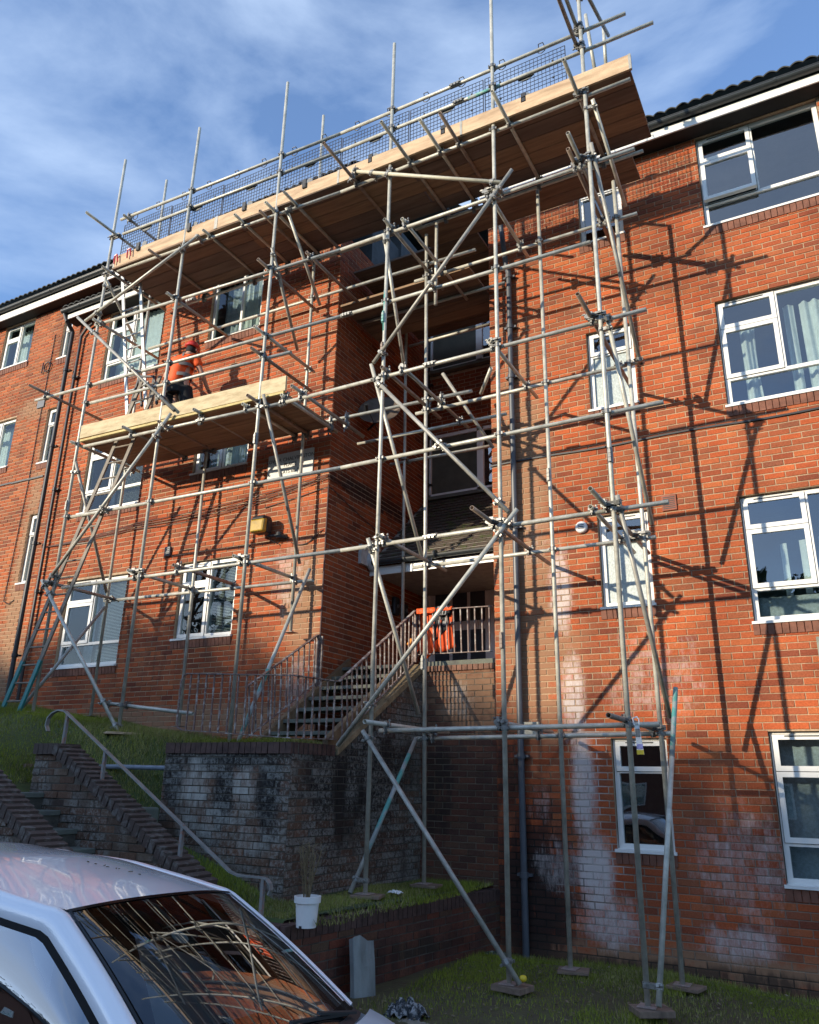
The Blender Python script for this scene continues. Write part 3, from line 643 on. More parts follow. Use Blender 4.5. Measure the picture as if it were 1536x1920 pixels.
# doors
M_DOOR = mat('door_white', (.82, .80, .74), .45, noise=.05)
def door(x0, wd, zb, zt, Y):
    d = MB()
    for (a, c, e, f) in ((x0, x0+wd, zt-.07, zt), (x0, x0+.07, zb, zt), (x0+wd-.07, x0+wd, zb, zt)): d.box(a, c, Y-.07, Y+.02, e, f)
    o = d.build('door_frame', M_DOOR, SW)
    d = MB(); d.box(x0+.07, x0+wd-.07, Y-.04, Y, zb, zt-.07); lf = d.build('door', M_DOOR, o)
    n = 3; s = (wd-.14-.16)/n
    for k in range(n):
        d = MB(); xa = x0+.07+.08+k*s+.03; d.box(xa, xa+s-.06, Y-.046, Y-.038, zb+1.0, zt-.35); d.build('door_pane', M_ROOM, o)
        d = MB(); d.box(xa, xa+s-.06, Y-.046, Y-.038, zb+.15, zb+.85); d.build('door_panel', M_ROOM, o)
    d = MB(); d.lathe([(.035, 0), (.035, -.02), (0, -.02)], n=16); d.build('door_lock', mat('blue_badge', (.02, .05, .15), .4), o, loc=(x0+wd-.22, Y-.045, zb+1.0), rot=(-math.pi/2, 0, 0))
door(-6.09, 1.27, 1.5, 3.42, 11.74)
door(-4.80, .9, 1.5, 3.42, 11.70)
# lean-to porch roof
PR = thing('porch_roof', 'mossy tiled lean-to porch roof with black gutter over the stairwell door', 'porch roof')
b = MB(); nr = 18
M_SLATE = mat('porch_tile', (.085, .065, .05), .85, noise=.35, nscale=6, bump=.5, col2=(.055, .075, .018), thr=(.52, .62))
for r in range(nr):
    y0 = 9.98+1.74*r/nr; z0 = 3.16+1.55*r/nr; y1 = 9.98+1.74*(r+1)/nr+.03; z1 = 3.16+1.55*(r+1)/nr
    x = -6.15+(.08 if r % 2 else 0)
    while x < -3.92:
        x2 = min(x+.165, -3.9)
        t = MB(); j = random.uniform(0, .006)
        t.hexa([(x+.003, y0, z0+j), (x2-.003, y0, z0+j), (x2-.003, y1, z1-.004), (x+.003, y1, z1-.004), (x+.003, y0-.002, z0+.014+j), (x2-.003, y0-.002, z0+.014+j), (x2-.003, y1, z1+.006), (x+.003, y1, z1+.006)], t=random.random())
        t.build('roof_tile', M_SLATE, PR); x = x2
b = MB(); b.quad((-6.16, 9.98, 3.15), (-3.88, 9.98, 3.15), (-3.88, 11.74, 4.7), (-6.16, 11.74, 4.7)); b.quad((-6.16, 9.98, 2.98), (-6.16, 11.74, 2.98), (-3.88, 11.74, 2.98), (-3.88, 9.98, 2.98)); b.build('roof_deck', mat('porch_lining', (.35, .32, .27), .8), PR)
b = MB(); b.box(-6.16, -3.88, 9.95, 9.975, 2.94, 3.07); b.build('fascia', M_UPVC, PR)
b = MB(); P = []
for k in range(9): a = math.pi*k/8; P.append([(-6.1, 9.88-math.cos(a)*.055, 3.13-math.sin(a)*.055), (-3.88, 9.88-math.cos(a)*.055, 3.13-math.sin(a)*.055)])
b.grid(P); b.build('gutter', M_GUT, PR)
b = MB(); b.tube((-5.02, 9.88, 3.13), (-4.98, 9.88, 3.13), .066, 16); b.build('gutter_joint', M_GUT, PR)

# ================================================================== WALLS IN FRONT
LW = thing('landing_wall', 'brick wall under the balcony landing, lit through the balusters, beside the downpipe', 'wall')
b = MB(); b.box(-4.99, -3.87, 9.40, 9.62, 1.44, 1.50); b.build('coping', M_CONCD, LW)
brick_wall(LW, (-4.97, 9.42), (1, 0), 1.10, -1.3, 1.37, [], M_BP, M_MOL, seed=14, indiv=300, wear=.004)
SL = sill_mesh(mat('soldier_brick', (.17, .085, .055), .85, noise=.5, nscale=9), .07)
for k in range(14): place('soldier_brick', SL, LW, Matrix.Translation((-4.93+k*.077, 9.42, 1.44)))

RW = thing('retaining_wall', 'blackened retaining wall with flaking white brick faces under the lower railing', 'wall')
brick_wall(RW, (-6.9, 6.90), (1, 0), 1.76, -1.15, .24, [], M_BO, M_MOD, seed=15, wear=.005, zbot=lambda u: ground_h(-6.9+u, 6.8)-.05)
dx, dy = .2, 2.52; Ls = math.hypot(dx, dy)
def side_top(u):
    y = 6.9+u*dy/Ls
    return .24 if y < 7.62 else min(1.36, .24+(y-7.62)*.645)
brick_wall(RW, (-5.14, 6.90), (dx, dy), Ls, -1.25, 1.38, [], M_BO, M_MOD, seed=16, ztop=side_top, wear=.005, indiv=300)
CP = MB(); CP.box(-.034, .034, -.012, .215, -.105, .01); CPm = CP.mesh('coping_brick', mat('coping_dark', (.075, .042, .034), .9, noise=.5, nscale=9, bump=.4))
for k in range(23): place('coping_brick', CPm, RW, Matrix.Translation((-6.86+k*.077, 6.885+random.uniform(-.006, .004), .345)) @ Matrix.Rotation(random.uniform(-.03, .03), 4, 'Y'))
for k in range(9): place('coping_brick', CPm, RW, Matrix.Translation((-5.13+.006*k, 6.95+k*.077, .345)) @ Matrix.Rotation(math.pi/2, 4, 'Z'))
b = MB(); b.box(-6.9, -6.87, 6.905, 7.1, -1.0, .26); b.box(-6.88, -5.15, 6.95, 7.12, -1.2, .24); b.build('wall_core', M_MOD, RW)

GW = thing('garden_wall', 'low dark brick garden wall with upright coping bricks carrying the plant pot', 'wall')
ga = Vector((-4.40, 5.95)); gb = Vector((-3.87, 9.37)); gd = gb-ga; gl_ = gd.length
brick_wall(GW, (ga.x, ga.y), (gd.x, gd.y), gl_, -1.95, -1.29, [], M_BG, M_MOD, seed=17, wear=.004)
brick_wall(GW, (-5.3, 5.95), (1, 0), .90, -1.95, -1.29, [], M_BG, M_MOD, seed=18, wear=.004, indiv=60)
ang = math.atan2(gd.y, gd.x)
for k in range(45):
    p = ga+gd*((k+.5)/45.); place('coping_brick', CPm, GW, Matrix.Translation((p.x, p.y, -1.185+random.uniform(-.004, .004))) @ Matrix.Rotation(ang, 4, 'Z') @ Matrix.Rotation(random.uniform(-.03, .03), 4, 'Y'))
for k in range(11): place('coping_brick', CPm, GW, Matrix.Translation((-5.25+k*.077, 5.95, -1.185)))
b = MB(); b.hexa([(-4.6, 5.96, -1.95), (-4.41, 5.96, -1.95), (-3.89, 9.37, -1.95), (-4.08, 9.37, -1.95), (-4.6, 5.96, -1.25), (-4.41, 5.96, -1.25), (-3.89, 9.37, -1.25), (-4.08, 9.37, -1.25)]); b.box(-5.04, -4.42, 5.96, 6.12, -1.95, -1.25); b.build('wall_core', M_MOD, GW)

# garden steps and their wing walls
WW = thing('wing_wall', 'sloping brick wing wall with stepped coping and grey handrail beside the garden steps', 'wall')
wt = lambda u: .20 if u < .35 else .20-(u-.35)*.565
brick_wall(WW, (-7.85, 5.93), (1, 0), 2.5, -1.6, .2, [], M_BO, M_MOD, seed=19, ztop=wt, wear=.006, indiv=260)
b = MB(); b.poly([(-7.85, 5.95, -1.6), (-5.3, 5.95, -1.6), (-5.3, 5.95, -1.02), (-7.5, 5.95, .16), (-7.85, 5.95, .16)]); b.poly([(-7.85, 6.14, -1.6), (-7.85, 6.14, .16), (-7.5, 6.14, .16), (-5.3, 6.14, -1.02), (-5.3, 6.14, -1.6)]); b.quad((-7.85, 5.94, -1.6), (-7.85, 5.94, .2), (-7.85, 6.15, .2), (-7.85, 6.15, -1.6)); b.build('wall_core', M_MOD, WW)
CB = MB(); CB.box(-.036, .036, -.045, .245, -.09, .02); CBm = CB.mesh('coping_brick', mat('coping_worn', (.075, .052, .042), .9, noise=.5, nscale=10, bump=.5, col2=(.14, .125, .11), thr=(.52, .62)))
for k in range(5): place('coping_brick', CBm, WW, Matrix.Translation((-7.81+k*.078, 5.93, .285)) @ Matrix.Rotation(random.uniform(-.03, .03), 4, 'Y'))
for k in range(28):
    u = .37+k*.0775; place('coping_brick', CBm, WW, Matrix.Translation((-7.85+u, 5.93+random.uniform(-.006, .006), wt(u)+.085)) @ Matrix.Rotation(.30+random.uniform(-.04, .04), 4, 'Y'))
WX = thing('wing_wall', 'nearer worn brick wing wall at the left edge just above the car roof', 'wall')
wt2 = lambda u: -.22-u*.565+.45
brick_wall(WX, (-8.2, 5.08), (1, 0), 3.0, -2.2, .3, [], M_BO, M_MOD, seed=20, ztop=lambda u: .30-u*.565, wear=.006, indiv=150)
for k in range(36):
    u = .05+k*.0775; place('coping_brick', CBm, WX, Matrix.Translation((-8.2+u, 5.08, .38-u*.565)) @ Matrix.Rotation(.30+random.uniform(-.04, .04), 4, 'Y'))
b = MB(); b.poly([(-8.2, 5.10, -2.2), (-5.2, 5.10, -2.2), (-5.2, 5.10, -1.42), (-8.2, 5.10, .26)]); b.build('wall_core', M_MOD, WX)
GS = thing('garden_steps', 'dark mossy concrete garden steps climbing between the two wing walls', 'steps')
for k in range(9):
    xa = -5.25-k*.293; z = -1.68+(k+1)*.165
    b = MB(); b.box(xa-.31, xa, 5.13, 5.92, z-.05, z); b.build('tread', M_CONCD, GS, bevel=.008)
    b = MB(); b.box(xa-.29, xa-.02, 5.13, 5.92, z-.5, z-.052); b.build('riser', M_MOD, GS)
b = MB(); b.box(-7.2, -6.75, 6.3, 6.75, -.62, -.33); tag(b.build('stone_slab', M_CONCD, bevel=.02), 'mossy concrete slab on the bank between wing wall and retaining wall', 'slab')

# ================================================================== STAIRS AND RAILINGS
ST = thing('staircase', 'weathered concrete staircase with open risers climbing into the stairwell', 'stairs')
for k in range(7):
    y = 7.72+k*.25; z = .36+(k+1)*.158
    b = MB(); b.box(-6.10, -5.15, y, y+.27, z-.045, z); b.build('tread', M_CONCD, ST, bevel=.006)
for x0 in (-6.17, -5.21):
    b = MB(); b.hexa([(x0, 7.55, .12), (x0+.07, 7.55, .12), (x0+.07, 9.45, 1.30), (x0, 9.45, 1.30), (x0, 7.55, .42), (x0+.07, 7.55, .42), (x0+.07, 9.45, 1.62), (x0, 9.45, 1.62)]); b.build('string', M_STRING, ST)
b = MB(); b.hexa([(-5.24, 7.64, .25), (-5.055, 7.64, .25), (-4.91, 9.42, 1.40), (-5.10, 9.42, 1.40), (-5.24, 7.64, .32), (-5.055, 7.64, .32), (-4.91, 9.42, 1.48), (-5.10, 9.42, 1.48)]); b.build('string_coping', mat('string_coping', (.24, .18, .10), .9, noise=.5, nscale=9, bump=.5), ST)
b = MB(); b.box(-6.15, -3.88, 9.45, 11.7, 1.36, 1.46); b.build('landing', M_CONC, ST)
b = MB(); b.box(-6.6, -5.12, 6.98, 7.75, .25, .34); b.build('bottom_landing', M_CONCD, ST)

def railing(name, label, top, bot, spacing, group, posts=(), tw=.045, th=.012, bw=.016, ends=True):
    """top/bot: polylines (same parameter) - flat handrail, bottom rail, square bars"""
    t = thing(name, label, 'railing', group)
    r = MB()
    for a, b_ in zip(top[:-1], top[1:]): r.bar(a, b_, tw, th)
    r.build('handrail', M_RAIL, t)
    r = MB()
    for a, b_ in zip(bot[:-1], bot[1:]): r.bar(a, b_, .03, .010)
    r.build('bottom_rail', M_RAIL, t)
    for (a, b_, c, d) in zip(top[:-1], top[1:], bot[:-1], bot[1:]):
        a, b_, c, d = map(Vector, (a, b_, c, d)); n = max(1, int(round((Vector((b_-a).xy)).length/spacing)))
        for k in range(n):
            f = (k+.5)/n; p = MB(); q0 = c.lerp(d, f); q1 = a.lerp(b_, f)
            p.bar(q0, q1, bw, bw, up=(0, 1, 0)); p.build('baluster', M_RAIL, t)
    for a, b_ in posts:
        p = MB(); p.bar(a, b_, .04, .03, up=(0, 1, 0)); p.build('post', M_RAIL, t)
    return t
G = 'rusty brown iron railings of the entrance stairs'
railing('railing', 'long low rusty railing above the blackened retaining wall', [(-6.78, 6.98, 1.14), (-5.24, 7.0, 1.055), (-5.12, 7.68, 1.06)], [(-6.78, 6.98, .50), (-5.22, 7.0, .40), (-5.10, 7.66, .42)], .115, G)
r = MB(); r.path([(-6.78, 6.98, 1.14), (-6.84, 6.98, 1.12), (-6.87, 6.98, 1.05), (-6.87, 6.98, .6), (-6.85, 6.98, .53), (-6.78, 6.98, .50)], .011, 6); r.build('end_loop', M_RAIL, [o for o in COL.objects if o.name.startswith('railing')][0])
railing('railing', 'right-hand stair railing rising from the lower railing to the landing', [(-5.10, 7.66, 1.06), (-5.04, 9.36, 2.20)], [(-5.08, 7.70, .42), (-5.03, 9.34, 1.50)], .10, G)
railing('railing', 'level landing railing with the orange jacket hung over it', [(-5.04, 9.38, 2.20), (-3.90, 9.38, 2.17)], [(-5.0, 9.38, 1.60), (-3.90, 9.38, 1.59)], .105, G, posts=[((-5.03, 9.37, 1.5), (-5.03, 9.37, 2.2))])
railing('railing', 'left-hand stair railing sloping up against the bay front wall', [(-6.20, 7.35, 1.0), (-6.17, 8.70, 1.84)], [(-6.18, 7.40, .42), (-6.16, 8.70, 1.20)], .115, G, posts=[((-6.16, 8.70, .9), (-6.16, 8.70, 1.84)), ((-6.12, 8.73, .95), (-6.12, 8.73, 1.82))])

HR = thing('handrail', 'bent grey steel handrail with curled ends descending over the wing wall', 'handrail')
Yh = 6.02
crv = [(-7.83, Yh, .44), (-7.87, Yh, .50), (-7.86, Yh, .58), (-7.80, Yh, .635), (-7.70, Yh, .665), (-7.60, Yh, .65), (-5.08, Yh, -.805), (-4.98, Yh, -.83), (-4.72, Yh, -.83), (-4.66, Yh, -.84), (-4.62, Yh, -.875), (-4.61, Yh, -.92), (-4.63, Yh, -.96)]
b = MB()
for a, c in zip(crv[:-1], crv[1:]): b.bar(a, c, .045, .014, up=(0, 0, 1) if abs(a[0]-c[0]) > .03 else (1, 0, 0))
b.build('rail', M_RAILG, HR)
M_POST = mat('peeling_post', (.22, .22, .21), .7, noise=.4, nscale=25, col2=(.30, .17, .13), thr=(.52, .58))
for x, zt, zb in ((-7.55, .62, .27), (-6.88, .24, -.15), (-5.70, -.44, -.92), (-4.70, -.84, -1.22)):
    b = MB(); b.bar((x, Yh, zb), (x, Yh, zt), .032, .032, up=(0, 1, 0)); b.build('post', M_POST, HR)
b = MB(); b.tube((-8.15, 6.93, .09), (-6.89, 6.93, .08), .028, 12)
tag(b.build('barrier_rail', mat('blue_grey_rail', (.15, .18, .22), .5, noise=.3, nscale=10)), 'horizontal blue grey steel tube rail crossing the grass bank', 'rail')

# ================================================================== SCAFFOLD
TUBES = [
    ('standard', (-10.008, 7.4, 0.803), (-10.014, 7.4, 10.407), ''),
    ('standard', (-8.275, 7.4, 0.513), (-8.251, 7.4, 10.324), ''),
    ('standard', (-6.422, 7.4, 0.38), (-6.424, 7.4, 10.395), ''),
    ('standard', (-4.496, 7.4, -1.075), (-4.48, 7.4, 10.152), ''),
    ('standard', (-2.977, 7.4, -1.679), (-2.961, 7.4, 11.319), ''),
    ('standard', (-1.774, 7.4, -1.7), (-1.774, 7.4, 10.116), ''),
    ('standard', (-10.147, 8.5, 0.838), (-10.191, 8.5, 10.903), ''),
    ('standard', (-8.323, 8.5, 0.657), (-8.377, 8.5, 5.294), ''),
    ('standard', (-6.478, 8.5, 1.856), (-6.52, 8.5, 10.77), ''),
    ('standard', (-4.409, 8.5, -1.076), (-4.489, 8.5, 7.586), ''),
    ('standard', (-2.769, 8.5, -1.722), (-2.776, 8.5, 7.7), ''),
    ('standard', (-1.705, 8.5, -1.734), (-1.75, 8.5, 7.435), ''),
    ('standard', (-5.529, 9.9, 1.5), (-5.588, 9.9, 7.257), ''),
    ('standard', (-4.253, 8.35, 6.226), (-4.248, 8.35, 7.615), ''),
    ('standard', (-1.725, 8.5, 9.408), (-1.713, 8.5, 10.213), ''),
    ('standard', (-1.771, 8.0, 8.859), (-1.838, 8.0, 9.857), ''),
    ('ledger', (-4.415, 7.45, 0.493), (-1.509, 7.45, 0.516), ''),
    ('ledger', (-9.888, 7.45, 2.575), (-5.016, 7.45, 2.556), ''),
    ('ledger', (-5.016, 7.45, 2.556), (-1.254, 7.45, 2.588), ''),
    ('ledger', (-10.055, 7.45, 3.679), (-5.075, 7.45, 3.619), ''),
    ('ledger', (-5.075, 7.45, 3.619), (-1.215, 7.45, 3.647), ''),
    ('ledger', (-9.923, 7.45, 4.835), (-6.076, 7.45, 4.722), ''),
    ('ledger', (-6.076, 7.45, 4.722), (-1.299, 7.45, 4.753), ''),
    ('ledger', (-10.04, 7.45, 5.59), (-5.99, 7.45, 5.474), ''),
    ('ledger', (-11.358, 7.45, 5.954), (-5.197, 7.45, 5.804), ''),
    ('ledger', (-5.197, 7.45, 5.804), (-1.841, 7.45, 5.794), ''),
    ('ledger', (-10.146, 7.45, 7.071), (-5.256, 7.45, 6.878), ''),
    ('ledger', (-5.256, 7.45, 6.878), (-1.267, 7.45, 6.866), ''),
    ('ledger', (-9.807, 7.45, 8.028), (-5.312, 7.45, 7.871), ''),
    ('ledger', (-5.312, 7.45, 7.871), (-1.242, 7.45, 7.89), ''),
    ('ledger', (-9.825, 7.45, 8.78), (-5.353, 7.45, 8.618), ''),
    ('ledger', (-5.353, 7.45, 8.618), (-0.92, 7.45, 8.604), 'green'),
    ('ledger', (-9.942, 7.45, 9.123), (-5.372, 7.45, 8.949), ''),
    ('ledger', (-5.372, 7.45, 8.949), (-1.227, 7.45, 8.927), ''),
    ('ledger', (-4.55, 8.55, 0.469), (-1.607, 8.55, 0.501), ''),
    ('ledger', (-10.272, 8.55, 2.633), (-6.196, 8.55, 2.562), ''),
    ('ledger', (-4.633, 8.55, 2.571), (-1.608, 8.55, 2.585), ''),
    ('ledger', (-10.153, 8.55, 5.007), (-3.805, 8.55, 4.891), ''),
    ('ledger', (-4.642, 8.55, 4.736), (-1.575, 8.55, 4.767), ''),
    ('ledger', (-10.083, 8.55, 7.19), (-3.731, 8.55, 7.095), ''),
    ('ledger', (-4.698, 8.55, 6.875), (-1.495, 8.55, 6.869), ''),
    ('ledger', (-9.6, 8.55, 7.87), (-4.6, 8.55, 7.84), ''),
    ('ledger', (-4.7, 8.55, 7.79), (-1.35, 8.55, 7.8), ''),
    ('ledger', (-5.911, 9.083, 4.75), (-3.547, 9.122, 4.75), ''),
    ('ledger', (-6.026, 9.245, 6.95), (-3.58, 9.268, 6.95), ''),
    ('ledger', (-5.687, 10.206, 6.95), (-4.219, 10.193, 6.95), ''),
    ('ledger', (-5.88, 10.007, 4.75), (-4.164, 10.025, 4.75), ''),
    ('ledger', (-8.581, 7.45, 0.886), (-7.231, 7.608, 0.74), ''),
    ('brace', (-10.209, 7.33, 2.693), (-8.124, 7.33, 0.43), ''),
    ('brace', (-10.222, 7.33, 0.81), (-10.096, 8.43, 2.499), ''),
    ('brace', (-10.056, 7.33, 2.694), (-7.988, 7.33, 4.934), ''),
    ('brace', (-10.469, 7.33, 7.249), (-7.93, 7.33, 4.964), ''),
    ('brace', (-10.258, 7.33, 7.117), (-7.883, 7.33, 7.976), ''),
    ('brace', (-4.594, 7.33, 4.887), (-2.706, 7.33, 7.077), ''),
    ('brace', (-4.625, 7.33, 4.887), (-4.456, 8.43, 2.668), ''),
    ('brace', (-4.53, 7.33, 4.619), (-2.852, 7.33, 2.681), ''),
    ('brace', (-2.756, 7.33, 2.703), (-4.861, 7.33, 0.337), ''),
    ('brace', (-4.553, 7.33, 0.487), (-2.85, 7.33, -1.663), ''),
    ('brace', (-4.576, 7.33, 2.617), (-4.469, 8.43, 0.746), ''),
    ('brace', (-4.5, 8.43, 0.468), (-4.633, 7.33, -1.078), 'teal'),
    ('brace', (-1.52, 8.43, 0.938), (-1.672, 7.33, -1.68), 'teal'),
    ('brace', (-1.715, 7.33, 2.692), (-1.597, 8.43, 0.645), ''),
    ('brace', (-1.688, 7.33, 4.726), (-1.614, 8.43, 2.698), ''),
    ('brace', (-1.729, 7.33, 7.052), (-1.6, 8.43, 4.727), ''),
    ('brace', (-1.674, 7.33, 7.68), (-1.609, 8.43, 6.93), ''),
    ('brace', (-9.904, 7.33, 4.535), (-10.107, 8.43, 2.732), ''),
    ('brace', (-9.893, 7.33, 7.801), (-10.299, 8.43, 7.336), ''),
    ('brace', (-6.387, 7.33, 7.226), (-6.656, 8.43, 6.19), ''),
    ('brace', (-6.184, 7.33, 7.849), (-6.288, 8.43, 6.885), ''),
    ('brace', (-6.307, 7.33, 4.854), (-6.349, 8.43, 2.783), ''),
    ('brace', (-6.173, 8.43, 2.689), (-6.234, 7.33, 0.376), 'teal'),
    ('brace', (-5.056, 7.33, 8.033), (-2.849, 7.33, 6.942), 'cream'),
    ('brace', (-4.505, 7.33, 6.795), (-4.756, 8.43, 5.328), ''),
    ('brace', (-1.663, 7.33, 9.408), (-1.643, 8.43, 9.829), ''),
    ('brace', (-3.423, 8.3, 5.012), (-3.697, 8.6, 4.85), ''),
    ('brace', (-4.264, 8.6, 5.29), (-3.7, 9.0, 4.226), ''),
    ('transom', (-4.336, 7.015, 0.555), (-4.336, 8.95, 0.555), ''),
    ('transom', (-3.038, 7.393, 0.555), (-3.038, 9.0, 0.555), ''),
    ('transom', (-1.805, 6.847, 0.555), (-1.805, 8.95, 0.555), ''),
    ('transom', (-10.062, 7.253, 2.645), (-10.062, 8.65, 2.645), ''),
    ('transom', (-8.397, 7.302, 2.645), (-8.397, 8.65, 2.645), ''),
    ('transom', (-7.611, 7.352, 2.645), (-7.611, 8.65, 2.645), ''),
    ('transom', (-6.522, 7.285, 2.625), (-6.522, 8.9, 2.625), ''),
    ('transom', (-4.425, 7.291, 2.625), (-4.425, 9.05, 2.625), ''),
    ('transom', (-3.077, 6.892, 2.625), (-3.077, 9.3, 2.625), ''),
    ('transom', (-1.851, 6.867, 2.625), (-1.851, 9.3, 2.625), ''),
    ('transom', (-1.997, 7.37, 2.625), (-1.997, 9.2, 2.625), ''),
    ('transom', (-11.087, 7.11, 6.02), (-11.087, 8.6, 6.02), ''),
    ('transom', (-10.039, 7.288, 4.875), (-10.039, 8.68, 4.875), ''),
    ('transom', (-8.875, 7.255, 4.875), (-8.875, 8.6, 4.875), ''),
    ('transom', (-8.256, 7.356, 4.875), (-8.256, 8.6, 4.875), ''),
    ('transom', (-7.507, 7.282, 4.875), (-7.507, 8.6, 4.875), ''),
    ('transom', (-6.677, 7.353, 4.805), (-6.677, 8.6, 4.805), ''),
    ('transom', (-6.455, 7.184, 4.805), (-6.455, 8.65, 4.805), ''),
    ('transom', (-6.036, 7.376, 4.805), (-6.036, 8.7, 4.805), ''),
    ('transom', (-5.762, 7.23, 4.805), (-5.762, 9.0, 4.805), ''),
    ('transom', (-4.47, 7.333, 4.805), (-4.47, 8.95, 4.805), ''),
    ('transom', (-4.247, 7.445, 4.805), (-4.247, 9.4, 4.805), ''),
    ('transom', (-3.048, 7.356, 4.805), (-3.048, 8.95, 4.805), ''),
    ('transom', (-1.88, 6.928, 4.805), (-1.88, 9.2, 4.805), ''),
    ('transom', (-9.949, 7.246, 7.02), (-9.949, 8.68, 7.02), ''),
    ('transom', (-8.33, 7.254, 7.02), (-8.33, 8.65, 7.02), ''),
    ('transom', (-6.482, 7.168, 6.95), (-6.482, 8.65, 6.95), ''),
    ('transom', (-4.463, 7.262, 6.95), (-4.463, 9.0, 6.95), ''),
    ('transom', (-4.252, 7.358, 6.95), (-4.252, 9.4, 6.95), ''),
    ('transom', (-5.776, 7.356, 6.95), (-5.776, 8.7, 6.95), ''),
    ('transom', (-3.07, 7.402, 6.95), (-3.07, 8.9, 6.95), ''),
    ('transom', (-1.89, 6.96, 6.95), (-1.89, 9.2, 6.95), ''),
    ('transom', (-1.963, 7.189, 6.95), (-1.963, 9.2, 6.95), ''),
    ('transom', (-1.863, 6.86, 7.92), (-1.863, 8.7, 7.92), ''),
    ('transom', (-2.766, 6.885, 7.92), (-2.766, 8.7, 7.92), ''),
    ('transom', (-3.474, 6.889, 7.92), (-3.474, 8.7, 7.92), ''),
    ('transom', (-3.744, 6.872, 7.92), (-3.744, 8.7, 7.92), ''),
    ('transom', (-4.196, 6.667, 7.92), (-4.196, 8.7, 7.92), ''),
    ('transom', (-5.049, 6.623, 7.92), (-5.049, 8.7, 7.92), ''),
    ('transom', (-6.072, 7.122, 7.92), (-6.072, 8.65, 7.92), ''),
    ('transom', (-6.441, 7.166, 7.92), (-6.441, 8.65, 7.92), ''),
    ('transom', (-6.633, 7.271, 7.92), (-6.633, 8.65, 7.92), ''),
    ('transom', (-7.081, 7.227, 7.99), (-7.081, 8.65, 7.99), ''),
    ('transom', (-7.75, 7.278, 7.99), (-7.75, 8.65, 7.99), ''),
    ('transom', (-8.868, 7.242, 7.99), (-8.868, 8.65, 7.99), ''),
    ('transom', (-9.9, 7.213, 7.99), (-9.9, 8.65, 7.99), ''),
    ('transom', (-6.443, 7.179, 5.85), (-6.443, 8.6, 5.85), ''),
    ('transom', (-6.472, 7.189, 5.53), (-6.472, 8.6, 5.53), ''),
    ('transom', (-9.894, 6.743, 8.74), (-9.894, 8.6, 8.74), ''),
    ('transom', (-9.715, 7.316, 9.04), (-9.715, 8.5, 9.04), ''),
    ('transom', (-1.836, 7.436, 8.68), (-1.836, 6.136, 8.68), ''),
    ('transom', (-1.824, 7.45, 9.0), (-1.824, 6.25, 9.0), ''),
]
SF = thing('scaffold', 'galvanised tube scaffold with two boarded platforms and mesh guards, standing against the brick block', 'scaffold')
RO, RI = .02415, .0195
lines = []
for i, (kind, a, b_, opt) in enumerate(TUBES):
    a = Vector(a); b_ = Vector(b_)
    if (b_-a).length < .05: continue
    mt = {'cream': M_CREAM}.get(opt) or (M_GALV if kind in ('standard', 'ledger') else (M_RUST if (kind == 'transom' and i % 3 == 0) else M_GALVD if i % 2 else M_GALV))
    if kind == 'standard':
        # scaffold tubes bow and lean a little: a slight mid-length sway
        b = MB(); b.tube(a, b_, RO, 14, hollow=RI)
    else: b = MB(); b.tube(a, b_, RO, 14, hollow=RI)
    o = b.build(kind, mt, SF); 
    me = o.data
    me.polygons.foreach_set('use_smooth', [len(p.vertices) == 4 for p in me.polygons])
    lines.append((kind, a, b_))
for kind, a, b_, opt in TUBES:
    a = Vector(a); b_ = Vector(b_)
    if opt in ('teal', 'green'):
        f0, f1 = (.0, .26) if a.x > -2 else ((.12, .80) if a.x > -5 else (.62, .95))
        if opt == 'green': f0, f1 = .455, .56
        b = MB(); b.tube(a.lerp(b_, f0), a.lerp(b_, f1), RO+.0008, 14); b.build('painted_band', M_TEAL, SF, smooth=True)
b = MB(); b.tube((-4.49, 7.4, 5.35), (-4.49, 7.4, 5.95), RO+.0008, 14); b.build('painted_band', M_TEAL, SF, smooth=True)
# a teal painted stretch of the middle guard rail and of one standard
def seg_on(a, b_, f0, f1): a = Vector(a); b_ = Vector(b_); return a.lerp(b_, f0), a.lerp(b_, f1)
def closest(a0, a1, b0, b1):
    u = a1-a0; v = b1-b0; w = a0-b0; A = u.dot(u); B = u.dot(v); Cc = v.dot(v); D = u.dot(w); E = v.dot(w); den = A*Cc-B*B
    if abs(den) < 1e-6*A*Cc: return None
    s = (B*E-Cc*D)/den; t = (A*E-B*D)/den
    if s < -.01 or s > 1.01 or t < -.01 or t > 1.01: return None
    s = min(1, max(0, s)); t = min(1, max(0, t)); return a0+u*s, b0+v*t
def coupler_geo(mb, P, Q, d1, d2, n):
    for c, d in ((P, d1), (Q, d2)):
        d = d.normalized(); k = len(mb.v); mb.tube(c-d*.024, c+d*.024, RO+.0075, 12)
        sd_ = d.cross(n).normalized()
        for sg in (1,):
            q = c+sd_*sg*(RO+.016); mb.bar(q-n*.012-d*.0, q+n*.012, .030, .024, up=tuple(d))
            mb.tube(q-n*.034, q+n*.046, .0065, 6); mb.tube(q+n*.026, q+n*.040, .013, 6)
        q = c-sd_*(RO+.010); mb.bar(q-n*.014, q+n*.014, .022, .030, up=tuple(d))
    mb.bar(P, Q, .040, .040, up=tuple(d1.normalized()))
cb = MB(); coupler_geo(cb, Vector((0, 0, 0)), Vector((0, .05, 0)), Vector((0, 0, 1)), Vector((1, 0, 0)), Vector((0, 1, 0)))
CPL = cb.mesh('coupler', M_COUP)
ncp = 0
